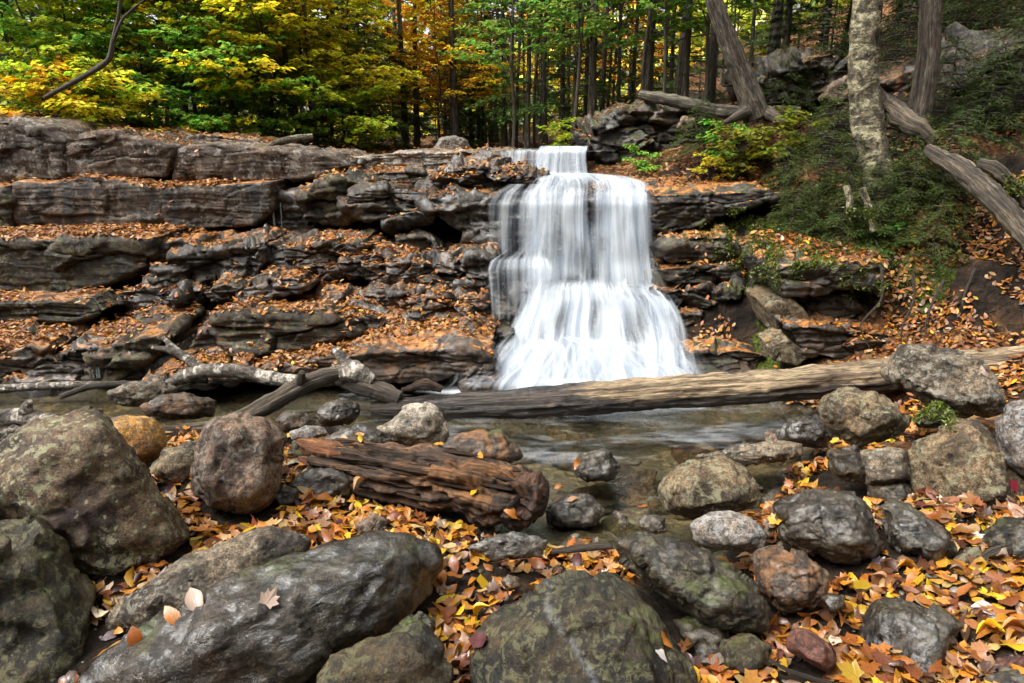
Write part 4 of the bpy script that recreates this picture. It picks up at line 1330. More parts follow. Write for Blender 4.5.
M['trickle'] = trickle_mat()
trickle('thin water threads down the black recessed block of the upper ledges', [(276, 203, 9.62), (277, 215, 9.6), (278, 230, 9.6)])
trickle('thin water threads dripping from the big tilted tan slab behind the forked branch', [(272, 343, 7.42), (274, 352, 7.4), (276, 368, 7.4)], .018, 4)
trickle('short drips on the dark slanting foot block behind the thin grey stick', [(98, 352, 7.15), (99, 362, 7.12), (100, 378, 7.1)], .018, 3)
# ------------------------------------------------------------------ logs and branches
def log_obj(name, cat, label, pts, rads, mat, n=16, sub=90, rough=.10, groove=.10, seed=1, extra=(), key=None, leafy=0.0, group=None, parts=()):
    """pts: (u, v, Y) along the axis, rads in metres; extra: (pts, rads) of stubs or forks in the same wood."""
    c = P(*pts[len(pts) // 2])
    a = Acc()
    add_tube(a, np.array([P(*p) for p in pts]) - c, rads, n, rough, seed, True, groove, sub)
    for (ep, er) in extra:
        add_tube(a, np.array([P(*p) for p in ep]) - c, er, max(8, n * 2 // 3), rough, seed + 3, True, groove, max(16, sub // 3))
    o = obj(name, a.mesh(name), M[mat], None, c)
    tag(o, label, cat, group)
    LEAFY[o.name] = leafy
    KEY[o.name] = key or label
    for (pn, ep, er, pm) in parts:
        b = Acc()
        add_tube(b, np.array([P(*p) for p in ep]) - c, er, 14, .25, seed + 9, True, .2, 50)
        obj(pn, b.mesh(pn), M[pm], o)
    return o


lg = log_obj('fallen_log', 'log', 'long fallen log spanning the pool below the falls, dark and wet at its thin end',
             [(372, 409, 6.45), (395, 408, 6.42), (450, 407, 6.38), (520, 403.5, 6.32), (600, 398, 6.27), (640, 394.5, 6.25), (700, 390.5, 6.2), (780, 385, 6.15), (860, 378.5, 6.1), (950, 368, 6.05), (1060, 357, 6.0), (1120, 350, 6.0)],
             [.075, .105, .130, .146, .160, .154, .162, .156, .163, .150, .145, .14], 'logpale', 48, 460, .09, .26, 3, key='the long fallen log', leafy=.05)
nv = len(lg.data.vertices)
vc = np.zeros(nv * 3, np.float32)
lg.data.vertices.foreach_get('co', vc)
vc = vc.reshape(-1, 3) + np.array(lg.location, np.float32)
axz = np.interp(vc[:, 0], [P(372, 409, 6.45)[0], P(640, 394.5, 6.25)[0], P(1060, 357, 6.0)[0]], [P(372, 409, 6.45)[2], P(640, 394.5, 6.25)[2], P(1060, 357, 6.0)[2]])
pu = to_px(vc)[0]
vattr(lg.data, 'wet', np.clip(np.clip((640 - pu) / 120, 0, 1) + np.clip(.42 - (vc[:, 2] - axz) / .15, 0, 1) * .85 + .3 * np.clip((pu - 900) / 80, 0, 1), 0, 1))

# the rotten log: grooved body, crumbling end, red splintered end
rl = log_obj('rotten_log', 'log', 'short rotten brown log with crumbling end, lying on leaves in front of the pool',
             [(318, 458, 4.62), (350, 463, 4.55), (400, 472, 4.42), (450, 481, 4.3), (500, 491, 4.2), (522, 496, 4.14)],
             [.13, .165, .19, .205, .20, .19], 'rotten', 64, 300, .30, .62, 12, key='the rotten log', leafy=.02)
c = np.array(rl.location)
b = Acc()
add_tube(b, np.array([P(*p) for p in [(508, 493, 4.18), (522, 496, 4.14), (535, 499, 4.11), (546, 502, 4.09)]]) - c, [.16, .195, .18, .10], 56, .62, 15, True, .8, 90)
obj('crumbled_end', b.mesh('crumbled_end'), M['rottenend'], rl)['label'] = 'dark crumbled end of the rotten log'
ax = np.array([P(*p) for p in [(318, 458, 4.62), (350, 463, 4.55), (400, 472, 4.42), (450, 481, 4.3), (500, 491, 4.2), (528, 497, 4.13)]]) - c
ar = np.array([.13, .165, .19, .205, .20, .19])
b = Acc()
for k in range(90):
    t0 = rng.uniform(0, 4.3)
    t1 = min(5.0, t0 + rng.uniform(.35, 1.5))
    th = rng.uniform(-.5, 3.6)
    tt = np.linspace(t0, t1, 7)
    q = np.stack([np.interp(tt, np.arange(6), ax[:, i]) for i in range(3)], 1)
    rr = np.interp(tt, np.arange(6), ar) * rng.uniform(.88, 1.04)
    a1 = np.array([.55, .80, .1])
    q = q + (np.cos(th) * a1 * -1 + np.sin(th) * np.array([0, 0, 1.0]))[None] * (rr + np.linspace(0, rng.uniform(-.02, .03), 7))[:, None]
    w = rng.uniform(.006, .020)
    add_tube(b, q, w * np.array([.3, .9, 1, 1, .9, .6, .15]), 5, .3, 600 + k, True, 0, 14)
obj('splinters', b.mesh('splinters', False), M['rotten'], rl)
b = Acc()
for k, (du, dv, r0) in enumerate([(0, 0, .07), (6, 8, .06), (3, 17, .055), (14, 4, .06), (10, 24, .05)]):
    add_tube(b, np.array([P(*p) for p in [(297 + du * .6, 441 + dv, 4.66), (312 + du, 446 + dv, 4.62), (340 + du, 452 + dv, 4.52), (372 + du, 458 + dv, 4.46)]]) - c, [.018, r0, r0, r0 * .7], 12, .25, 20 + k, True, .4, 50)
obj('splintered_end', b.mesh('splintered_end'), M['rottenred'], rl)['label'] = 'reddish splintered end of the rotten log'
b = Acc()
add_tube(b, np.array([P(*p) for p in [(345, 484, 4.40), (380, 488, 4.36), (430, 497, 4.24), (470, 506, 4.16)]]) - c, [.05, .085, .09, .06], 20, .25, 31, True, .5, 80)
obj('under_splinter', b.mesh('under_splinter'), M['rotten'], rl)

log_obj('mottled_branch', 'branch', 'mottled birch-like branch with a grey forked limb lying across the side stream',
        [(168, 384, 6.75), (185, 376, 6.75), (205, 370, 6.7), (240, 371, 6.65), (275, 379, 6.6), (303, 382, 6.55), (335, 376, 6.5), (352, 371, 6.48), (372, 382, 6.46)],
        [.05, .075, .075, .072, .068, .066, .10, .12, .075], 'barkbirch', 16, 130, .16, .08, 41, key='the mottled branch', leafy=.02,
        extra=[([(206, 371, 6.72), (190, 361, 6.78), (176, 351, 6.82), (163, 337, 6.85)], [.055, .05, .045, .022]),
               ([(178, 353, 6.82), (165, 349, 6.80), (152, 348, 6.78)], [.04, .035, .02]),
               ([(352, 370, 6.5), (342, 358, 6.55), (333, 348, 6.6)], [.075, .06, .035])])
log_obj('leaning_limb', 'branch', 'bare grey limb with a knob, propped from the stones up to the mottled branch',
        [(150, 433, 5.75), (190, 431, 5.8), (215, 428, 5.85), (245, 417, 5.95), (272, 402, 6.1), (300, 386, 6.25), (326, 376, 6.4), (345, 372, 6.46)],
        [.045, .075, .07, .085, .09, .092, .085, .05], 'loggrey', 18, 120, .12, .10, 47, key='the bare grey limb',
        extra=[([(300, 388, 6.25), (301, 378, 6.2), (302, 372, 6.17)], [.06, .05, .03])])
log_obj('dark_log', 'log', 'short dark rotten log between the knot of branches and the long fallen log',
        [(345, 378, 6.5), (365, 386, 6.47), (385, 393, 6.44), (400, 399, 6.4)], [.10, .11, .10, .07], 'logdark', 18, 60, .2, .2, 53, key='the short dark log', leafy=.02)
log_obj('bark_slab', 'bark', 'curved brown slab of bark lying on the long fallen log by the white water',
        [(402, 390, 6.38), (425, 384, 6.36), (442, 389, 6.36)], [.02, .06, .03], 'rotten', 12, 40, .2, .2, 57)
log_obj('grey_stick', 'stick', 'thin grey stick with a pale end lying across the foot of the ledges',
        [(-40, 391, 6.9), (0, 389, 6.9), (35, 386.5, 6.9), (70, 385, 6.9), (110, 384, 6.9)], [.05, .05, .046, .042, .03], 'barkbirch', 12, 80, .12, .06, 61, key='the thin grey stick', leafy=.02)
log_obj('dark_stick', 'stick', 'dark wet stick continuing behind the flat grey side-stream stone',
        [(60, 397, 6.6), (90, 386, 6.85), (125, 383, 6.88), (150, 386, 6.8)], [.03, .035, .035, .02], 'logdark', 10, 60, .15, .1, 63)
log_obj('mottled_log', 'log', 'mottled grey log with a mossy stub behind the big angled maroon boulder',
        [(-40, 416, 5.7), (0, 417, 5.7), (25, 417, 5.7), (50, 422, 5.65), (80, 431, 5.5)], [.085, .085, .08, .08, .06], 'barkbirch', 16, 90, .22, .08, 67, key='the mottled grey log',
        extra=[([(26, 415, 5.68), (27, 406, 5.66), (29, 401, 5.65)], [.06, .05, .025])])
log_obj('pale_branch', 'branch', 'pale curved branch lying on the top step of the ledges',
        [(268, 147, 10.1), (276, 143, 10.15), (288, 140, 10.2), (300, 138, 10.25), (313, 137, 10.3)], [.035, .05, .055, .055, .05], 'barklichen', 10, 50, .1, .05, 71)
log_obj('thin_stick', 'stick', 'thin stick leaning at the back of the pale stream slab',
        [(335, 153, 10.8), (345, 158, 10.6), (362, 167, 10.2)], [.012, .015, .012], 'barkbrown', 8, 30, .1, .05, 72)
log_obj('mossy_trunk', 'log', 'thick weathered fallen trunk slanting down the right bank with a rough pale patch',
        [(930, 150, 7.6), (955, 165, 7.2), (980, 185, 6.9), (1005, 210, 6.6), (1030, 240, 6.35), (1060, 275, 6.1)], [.075, .095, .105, .105, .10, .10], 'loggrey', 32, 180, .16, .26, 73, key='the slanting fallen trunk', leafy=.03,
        extra=[([(978, 163, 7.0), (995, 168, 6.9), (1012, 185, 6.8), (1030, 205, 6.7)], [.05, .07, .07, .06])])
log_obj('root_log', 'root', 'thick curved root arching from the lichen-covered trunk across the bank',
        [(872, 92, 8.5), (885, 105, 8.4), (900, 115, 8.2), (915, 127, 8.0), (935, 142, 7.9)], [.09, .115, .12, .11, .08], 'loggrey', 24, 90, .2, .2, 79, key='the arching root')
log_obj('fallen_tree', 'log', 'grey fallen trunk lying level behind the leaning trunk on the bank',
        [(640, 95, 11.2), (660, 98, 11.0), (690, 105, 10.9), (720, 112, 10.8), (760, 112, 10.6), (800, 112, 10.4)], [.07, .09, .10, .10, .09, .08], 'barkgrey', 18, 100, .2, .15, 83, key='the level fallen trunk')
log_obj('fallen_tree', 'log', 'thin fallen trunk running up the slope behind the double trunk',
        [(860, 90, 11.6), (900, 70, 11.9), (940, 42, 12.3), (985, 15, 12.8), (1030, -15, 13.3)], [.08, .11, .12, .12, .1], 'barkbrown', 14, 80, .12, .08, 87, leafy=.1)
log_obj('fallen_tree', 'log', 'dark fallen trunk higher on the slope, almost parallel to the thin one',
        [(905, 95, 11.0), (950, 58, 11.5), (1000, 25, 12.0), (1050, -5, 12.5)], [.06, .08, .09, .09], 'barkdark', 12, 60, .15, .08, 89, leafy=.1)
log_obj('twisted_root', 'root', 'dark twisted root among leaves at the frame edge below the large tan boulder',
        [(968, 573, 3.15), (978, 562, 3.18), (992, 553, 3.2), (1010, 549, 3.22), (1050, 545, 3.25)], [.012, .022, .026, .03, .03], 'logdark', 12, 60, .25, .15, 91, key='the twisted root')
log_obj('black_stick', 'stick', 'short black stick in the leaves above the veined olive boulder',
        [(552, 552, 3.3), (575, 549, 3.28), (600, 546, 3.26), (612, 547, 3.24)], [.014, .022, .022, .016], 'logdark', 10, 50, .2, .1, 93)
log_obj('black_stick', 'stick', 'thin dark stick under the oval reddish brown stone',
        [(770, 660, 2.45), (790, 672, 2.42), (830, 684, 2.4), (860, 690, 2.38)], [.008, .011, .012, .01], 'logdark', 8, 40, .2, .1, 94)
log_obj('bent_branch', 'branch', 'dark bent branch rising through the yellow bushes above the ledges',
        [(44, 98, 9.7), (70, 84, 9.8), (95, 70, 9.9), (110, 60, 9.95), (113, 40, 9.95), (119, 15, 9.95), (121, -10, 9.95)], [.028, .034, .036, .036, .03, .025, .02], 'barkdark', 10, 70, .1, .05, 95,
        extra=[([(112, 45, 9.95), (122, 18, 9.9), (140, 3, 9.85), (160, -12, 9.8)], [.022, .018, .014, .01])])
for k in range(4):
    u0 = 872 + k * 31
    pts = [(u0 + 10, 268 + 6 * (k % 3), 6.75), (u0 + rng.normal() * 5, 300, 6.65), (u0 - 6 + rng.normal() * 6, 325, 6.55), (u0 - 4 + rng.normal() * 9, 350, 6.5)]
    log_obj('exposed_root', 'root', 'thin black root hanging from the dark soil bank above the long log', pts, [.014, .012, .009, .004], 'logdark', 6, 30, .2, 0, 200 + k, group='roots hanging from the soil bank')
for k, (u0, v0, u1, v1) in enumerate([(846, 186, 850, 214), (862, 188, 874, 232)]):
    log_obj('birch_stub', 'branch', ['short mossy pale stub rising from the moss under the hemlock boughs', 'longer mottled pale stub beside the short one under the hemlock boughs'][k],
            [(u1, v1, 7.5), ((u0 + u1) / 2 + 2, (v0 + v1) / 2, 7.55), (u0, v0, 7.6)], [.04, .04, .035], 'barklichen', 12, 40, .15, .05, 240 + k)

# stones on the bed of the pool
BED = []
for k in range(5):
    V, F = rock_geo(np.zeros(3), rng.normal(size=(16, 3)) * np.array([.10, .08, .045]), np.eye(3), 4, seed=900 + k, facet=.03, lump=.05, rough=.4)
    me = mesh_np('cobble', V, F)
    me.materials.append(M[['tan', 'rust', 'granite', 'pink', 'olive'][k]])
    BED.append(me)
for k in range(70):
    bx, by = rng.uniform(-.6, 3.0), rng.uniform(4.3, 6.3)
    zb = float(gh(bx, by)[0])
    if zb > -.03:
        continue
    o = D.objects.new('cobble', BED[k % 5])
    COL.objects.link(o)
    o.location = (bx, by, min(zb + .02, -.015))
    o.rotation_euler = (0, 0, rng.uniform(0, 6.3))
    s_ = rng.uniform(.6, 1.5)
    o.scale = (s_, s_, s_)
    tag(o, 'rounded stone lying under the shallow water of the pool bed', 'stone', 'stones on the pool bed')
# ------------------------------------------------------------------ fallen leaves
PAL = {'golden': (.52, .215, .020), 'orange': (.44, .150, .018), 'russet': (.27, .092, .022), 'brown': (.13, .052, .019), 'tan': (.47, .275, .11),
       'yellow': (.68, .42, .018), 'maroon': (.105, .026, .022), 'pale': (.60, .45, .33), 'white': (.66, .60, .56), 'red': (.36, .028, .035), 'purple': (.11, .075, .10)}
PN = list(PAL)


def ovate(L=1.0, W=.5, fold=.2, bend=.2, twist=0.0, n=6, wave=.0, ph=0.0):
    t = np.linspace(0, 1, n)
    w = np.sin(np.pi * t ** .85) ** .8 * W / 2
    w[0] = .015
    w[-1] = .004
    V, UV = [], []
    for k in range(n):
        for s in (-1, 0, 1):
            xx = s * w[k]
            zz = fold * abs(xx) - bend * (t[k] - .5) ** 2 + wave * math.sin(ph + t[k] * 9) * abs(s) * w[k]
            a = twist * (t[k] - .5)
            V.append((xx * math.cos(a) - zz * math.sin(a), (t[k] - .5) * L, zz * math.cos(a) + xx * math.sin(a)))
            UV.append((s, t[k]))
    F = []
    for k in range(n - 1):
        for s in (0, 1):
            F.append((k * 3 + s, k * 3 + s + 1, k * 3 + s + 4, k * 3 + s + 3))
    # stalk
    b = len(V)
    V += [(-.008, -.5 * L, V[1][2]), (.008, -.5 * L, V[1][2]), (.02, -.68 * L, V[1][2] + .03), (.008, -.68 * L, V[1][2] + .03)]
    UV += [(0, 0)] * 4
    F.append((b, b + 1, b + 2, b + 3))
    return np.array(V), np.array(F), np.array(UV)


def maple(curl=.25, seed=0, fold=.15):
    r_ = np.random.default_rng(seed)
    lob = [(-128, .42), (-105, .36), (-72, .62), (-62, .50), (-50, .44), (-36, .62), (-22, .50), (-12, .62), (0, .84), (12, .62), (22, .50), (36, .62), (50, .44), (62, .50), (72, .62), (105, .36), (128, .42), (165, .14), (195, .14)]
    V, UV = [(0, -.05, 0)], [(0, .5)]
    for a, r in lob:
        a_ = R(a)
        r *= .92 + .16 * r_.random()
        xx, yy = r * math.sin(a_) * .95, r * math.cos(a_) - .05
        V.append((xx, yy, fold * abs(xx) * .6 - curl * (xx * xx + yy * yy) * (1 if seed % 2 else -.9) + .05 * r_.normal() * r))
        UV.append((xx * 1.6, yy * .6 + .5))
    n = len(lob)
    F = [(0, 1 + (k + 1) % n, 1 + k, 1 + k) for k in range(n)]
    F = [(a, b, c) for a, b, c, _ in F]
    return np.array(V) * .72, np.array(F), np.array(UV)


OV = [ovate(1, .46 + .12 * random.random(), random.uniform(-.5, .6), random.uniform(-.7, .9), random.uniform(-1.2, 1.2), 6, .25, k) for k in range(12)]
OV += [ovate(1, .40, 1.6, .8, .4, 6, .2, 3), ovate(1, .42, -1.4, -.6, -.5, 6, .3, 5)]
FARV = [ovate(1, .5, random.uniform(-.4, .5), random.uniform(-.5, .6), 0, 4) for k in range(5)]
FARV = [(v[:-4], f[:-1], u[:-4]) for v, f, u in FARV]
MP = [maple(.35, k, .3) for k in range(5)]
DG = bpy.context.evaluated_depsgraph_get()
bpy.context.view_layer.update()
DG.update()
UPV = np.array([0, 0, 1.0])


def cast_down(x, y, top=7.0):
    ok, loc, nrm, _, ob, _ = scene.ray_cast(DG, Vector((x, y, top)), Vector((0, 0, -1)))
    return (np.array(loc), np.array(nrm), ob.name) if ok else None


def cast_px(u, v):
    d = ray(u, v)
    ok, loc, nrm, _, ob, _ = scene.ray_cast(DG, Vector(CAM), Vector(d))
    return (np.array(loc), np.array(nrm), ob.name) if ok else None


SKIPN = ('pool_water', 'stream_water', 'main_curtain', 'upper_chute', 'lower_cascade', 'side_veil', 'water_trickle')


def basis(n, a):
    n = n / (np.linalg.norm(n) + 1e-9)
    t = np.cross(n, [0.37, .93, .05])
    t /= np.linalg.norm(t)
    b = np.cross(n, t)
    c, s = math.cos(a), math.sin(a)
    return np.stack([c * t + s * b, -s * t + c * b, n], 1)     # columns


def pick(weights):
    k = list(weights)
    w = np.array([weights[q] for q in k])
    return k[rng.choice(len(k), p=w / w.sum())]


W_NEAR = {'golden': 28, 'orange': 17, 'russet': 14, 'brown': 15, 'tan': 17, 'yellow': 7, 'maroon': 4, 'pale': 3}
W_LEDGE = {'golden': 15, 'orange': 25, 'russet': 27, 'brown': 16, 'tan': 14, 'yellow': .6}
near, farl = [], []
RK = [o.name for o in COL.objects if o.get('category') in ('boulder', 'rock ledge')]


def scatter(n, x0, x1, y0, y1, kind):
    for _ in range(n):
        X_, Yy = rng.uniform(x0, x1), rng.uniform(y0, y1)
        h = cast_down(X_, Yy)
        if h is None:
            continue
        loc, nrm, nm = h
        if nm in SKIPN:
            continue
        msk = float(pnoise(np.array([[X_ * 1.1, Yy * 1.1, 3.0]]), 51)[0])
        if nm == 'ground':
            if kind == 'near':
                pr = 1.0 if loc[2] > .03 else 0
                if loc[1] > 4.9:
                    pr *= .45
                if loc[0] < -.75 and loc[1] < 2.9:
                    pr *= .16
                pr *= float(np.clip(1.1 + 1.2 * msk, .35, 1))
            elif kind == 'ledge':
                pr = (.85 if loc[0] < -3.2 else .45) if loc[2] > .05 else 0
            elif kind == 'bank':
                pr = np.clip((.42 if loc[1] > 7.8 else 1.15) + 1.0 * msk, .03, 1) * (.35 if loc[0] > 4.2 and loc[1] > 9 else 1) if loc[2] > .05 else 0
            else:
                pr = .9
            if nrm[2] < (.2 if kind == 'bank' else .45):
                continue
        else:
            lf = LEAFY.get(nm, 0)
            if nrm[2] < (.62 if kind == 'near' else .80 if kind == 'ledge' else .68):
                continue
            pr = lf if kind == 'near' else lf * np.clip(1.0 + 2.6 * msk, .03, 1.6) * np.clip((nrm[2] - .62) / .2, 0, 1)
            if kind == 'near' and lf < .09:
                # leaves collect where a stone meets the litter, hardly on its crown
                pr = lf * (1.6 if nrm[2] > .8 else .6)
        if rng.random() > pr:
            continue
        (near if kind == 'near' else farl).append((loc, nrm, nm, kind))


scatter(17000, -3.3, 3.6, 1.7, 5.6, 'near')
scatter(90000, -8.2, 1.4, 6.6, 12.0, 'ledge')
scatter(20000, 1.5, 8.5, 5.5, 13.5, 'bank')
scatter(8000, 3.0, 6.2, 5.3, 8.0, 'bank')
scatter(9000, -16, 16, 11, 24, 'forest')


def leaf_frame(loc, nrm, pile, size):
    up = .75 * nrm + .25 * UPV
    tilt = rng.normal(size=3) * (.30 if pile else .2)
    n = up + tilt
    n[2] = max(n[2], .15)
    B = basis(n, rng.uniform(0, 6.283))
    p = loc + nrm * (.006 + (rng.random() ** 2 * .045 if pile else .006)) + n / np.linalg.norm(n) * .1 * size
    return p, B


def build_litter(name, recs, var):
    """recs: (position, basis, size, colour, variant)"""
    by = {}
    for r_ in recs:
        by.setdefault(r_[4], []).append(r_)
    a = Acc()
    for k, L in by.items():
        v, f, uv = var[k]
        Bs = np.array([q[1] for q in L])
        ps = np.array([q[0] for q in L])
        sz = np.array([q[2] for q in L])
        cs = np.array([q[3] for q in L])
        VV = np.einsum('nij,kj->nki', Bs, v) * sz[:, None, None] + ps[:, None]
        m = len(L)
        FF = (f[None] + (np.arange(m) * len(v))[:, None, None]).reshape(-1, f.shape[1])
        a.add(VV.reshape(-1, 3), FF, np.tile(uv, (m, 1)), np.repeat(np.concatenate([cs, np.ones((m, 1))], 1), len(v), axis=0))
    return a.mesh(name, True, 'leafcol')


def shade(c):
    v = np.array(c) * (.42 + .5 * rng.random())
    return v * (1 + rng.normal(size=3) * .06)


recs = []
cand = []
ALLV = OV + MP
for loc, nrm, nm, kind in near:
    pile = nm == 'ground'
    isM = rng.random() < .16
    size = rng.uniform(.07, .135) * (1.15 if isM else 1)
    p, B = leaf_frame(loc, nrm, pile, size)
    cn = pick(W_NEAR)
    vi = len(OV) + rng.integers(len(MP)) if isM else rng.integers(len(OV))
    cand.append([p, B, size, cn, int(vi), nm])
# the 300 that show largest become leaves of their own
big = []
for k, (p, B, size, cn, vi, nm) in enumerate(cand):
    u, v, f = to_px(p)
    if not (4 < u < 1020 and 380 < v < 679):
        continue
    d = p - CAM
    dist = np.linalg.norm(d)
    ok, l2, _, _, ob, _ = scene.ray_cast(DG, Vector(CAM), Vector(d / dist))
    if ok and (np.array(l2) - CAM) @ (d / dist) < dist - .03:
        continue
    face = abs((d / dist) @ B[:, 2])
    top = p[2] - (gh(p[0], p[1])[0])
    big.append((size / f * face * (1 + 6 * np.clip(top, 0, .08)), k))
big.sort(reverse=True)
chosen = {k for _, k in big[:272]}
for k, (p, B, size, cn, vi, nm) in enumerate(cand):
    if k not in chosen:
        recs.append((p, B, size, shade(PAL[cn]), vi))
o = obj('leaf_litter', build_litter('leaf_litter', recs, ALLV), M['litter'])
tag(o, 'carpet of golden and brown fallen leaves between the foreground boulders', 'leaf litter', None, 'stuff')

LM = []
for k, (v, f, uv) in enumerate(ALLV):
    LM.append(mesh_np('fallen_leaf', v, f, True, uv))
    LM[-1].materials.append(M['leaf'])
KP = [(np.array(D.objects[n].location), KEY[n]) for n in KEY if KEY[n].startswith('the ')]
CN = {'golden': 'golden orange', 'orange': 'orange', 'russet': 'rust brown', 'brown': 'dark brown', 'tan': 'pale tan', 'yellow': 'yellow', 'maroon': 'dark maroon', 'pale': 'pale buff', 'white': 'whitish', 'red': 'red', 'purple': 'purplish'}


def one_leaf(p, B, size, colr, vi, label, group=None):
    o = D.objects.new('fallen_leaf', LM[vi])
    COL.objects.link(o)
    m = Matrix.Identity(4)
    for a in range(3):
        for b_ in range(3):
            m[a][b_] = B[a, b_] * size
        m[a][3] = p[a]
    o.matrix_world = m
    o.color = (*[float(q) for q in colr], 1)
    return tag(o, label, 'leaf', group)


for k in sorted(chosen):
    p, B, size, cn, vi, nm = cand[k]
    dd = [np.linalg.norm(p - q) for q, _ in KP]
    near_key = KP[int(np.argmin(dd))][1]
    if nm in KEY and KEY[nm].startswith('the '):
        lb = f'{CN[cn]} fallen leaf lying on {KEY[nm]}'
    else:
        lb = f'{CN[cn]} fallen leaf by {near_key}'
    if vi >= len(OV):
        lb = lb.replace('fallen leaf', 'lobed fallen leaf')
    one_leaf(p, B, size, shade(PAL[cn]), vi, lb, lb.replace('fallen leaf', 'fallen leaves', 1))

# leaves that stand out in the picture, laid on whatever lies under them
SPECIAL = [
    (267, 603, 'pale', 'm', .13, 'pale lobed maple leaf lying flat on the large wet black boulder'),
    (195, 601, 'pale', 'o', .15, 'long pale buff leaf at the upper edge of the large wet black boulder'),
    (172, 617, 'golden', 'o', .13, 'orange leaf beside the long pale leaf on the large wet black boulder'),
    (135, 640, 'orange', 'o', .13, 'orange leaf in the cleft at the low end of the large wet black boulder'),
    (138, 575, 'orange', 'o', .11, 'bright orange leaf standing in the gap below the big angled maroon boulder'),
    (777, 523, 'yellow', 'm', .13, 'bright yellow leaf standing in front of the wide wet grey boulder'),
    (766, 508, 'golden', 'o', .13, 'upright golden leaf behind the bright yellow one'),
    (594, 560, 'yellow', 'm', .11, 'bright yellow lobed leaf above the veined olive boulder'),
    (722, 676, 'yellow', 'm', .13, 'yellow lobed leaf at the near edge below the moss-streaked stone'),
    (1012, 484, 'red', 'm', .12, 'crimson leaf on the lower side of the large tan boulder'),
    (876, 564, 'purple', 'm', .13, 'purplish lobed leaf on the leaf pile under the dark grey boulder'),
    (985, 611, 'white', 'o', .13, 'whitish pink leaf on the leaf pile right of the dark ridged boulder'),
    (979, 537, 'white', 'm', .11, 'white underside of a leaf near the dark twisted root'),
    (577, 464, 'golden', 'o', .10, 'golden leaf stuck to the lone stone in the pool'),
    (559, 487, 'golden', 'o', .09, 'golden leaf floating beside the rotten log'),
    (572, 500, 'tan', 'o', .09, 'small tan leaf on the wet stone awash'),
    (642, 508, 'orange', 'o', .10, 'orange leaf floating left of the rounded tan boulder'),
    (510, 512, 'golden', 'o', .13, 'golden leaf stuck to the crumbling end of the rotten log'),
    (463, 666, 'white', 'm', .12, 'white lobed leaf in the gap between the two near mossy boulders'),
    (461, 628, 'maroon', 'm', .15, 'wet maroon lobed leaf draped in the gap between the near boulders'),
    (480, 641, 'maroon', 'o', .13, 'wet maroon pointed leaf at the corner of the veined olive boulder'),
    (498, 600, 'tan', 'o', .14, 'curled tan leaf beside the upper corner of the veined olive boulder'),
    (660, 656, 'white', 'o', .08, 'white leaf on the side of the veined olive boulder'),
    (664, 640, 'golden', 'o', .09, 'golden leaf right of the vein on the veined olive boulder'),
    (964, 349, 'orange', 'o', .10, 'orange leaf on top of the long log behind the big angular boulder'),
    (989, 347, 'yellow', 'o', .08, 'yellow leaf on top of the long log near the frame edge'),
    (901, 411, 'golden', 'o', .09, 'golden leaf on the blunt grey-brown boulder'),
    (984, 372, 'pale', 'o', .11, 'pale leaf on the upper edge of the big angular grey boulder'),
]
for (u, v, cn, sh, size, lb) in SPECIAL:
    h = cast_px(u, v)
    if h is None:
        continue
    loc, nrm, nm = h
    if nrm @ ray(u, v) > 0:
        nrm = -nrm
    vi = (len(OV) + rng.integers(len(MP))) if sh == 'm' else rng.integers(12)
    n = nrm * .8 + .2 * UPV - .25 * ray(u, v) + rng.normal(size=3) * .08
    if nm == 'pool_water':
        n = UPV + rng.normal(size=3) * .05
    B = basis(n, rng.uniform(0, 6.283))
    one_leaf(loc + n / np.linalg.norm(n) * .014, B, size, PAL[cn], int(vi), lb)

recs = []
for loc, nrm, nm, kind in farl:
    size = rng.uniform(.042, .082) * (1.4 if kind == 'forest' else 1)
    p, B = leaf_frame(loc, nrm, True, size)
    recs.append((p, B, size, shade(PAL[pick(W_LEDGE if kind != 'bank' else ({'golden': 14, 'orange': 22, 'russet': 30, 'brown': 24, 'tan': 10, 'yellow': 3, 'pale': 3} if loc[1] < 9 else {'russet': 30, 'brown': 50, 'orange': 10}))]), int(rng.integers(len(FARV)))))
for kind, lab in (('ledge', 'russet fallen leaves strewn over the steps of the ledges'), ('bank', 'russet fallen leaves strewn over the bank beside the falls'), ('forest', 'brown fallen leaves on the forest floor above the falls')):
    rr = [q for q, w in zip(recs, farl) if w[3] == kind]
    o = obj('leaf_litter', build_litter('leaf_litter', rr, FARV), M['litter'])
    tag(o, lab, 'leaf litter', None, 'stuff')

# ------------------------------------------------------------------ gravel between the boulders
gv = Acc()
iv, if_ = ico(2)
for _ in range(3200):
    X_, Yy = rng.uniform(-3, 3.4), rng.uniform(1.8, 5.6)
    h = cast_down(X_, Yy)
    if h is None or h[2] != 'ground' or h[0][2] < -.02:
        continue
    s_ = .006 + .026 * rng.random() ** 2.5
    B = basis(h[1], rng.uniform(0, 6.28))
    q = iv * (1 + .22 * pnoise(iv * 1.6, int(rng.integers(900))))[:, None] * [1.3, 1, .7] * s_
    v_ = np.array((.075, .062, .048)) * rng.uniform(.35, 2.2) * (1 + rng.normal(size=3) * .08)
    gv.add(q @ B.T + h[0], if_, None, np.tile(np.append(v_, 1), (len(iv), 1)))
t_ = NT('wet_gravel')
gm = t_.done(t_.principled(t_.n('ShaderNodeAttribute', attribute_name='leafcol').outputs['Color'], .35, None, .5).outputs[0])
tag(obj('gravel', gv.mesh('gravel', True, 'leafcol'), gm), 'small wet gravel between the foreground boulders', 'gravel', None, 'stuff')

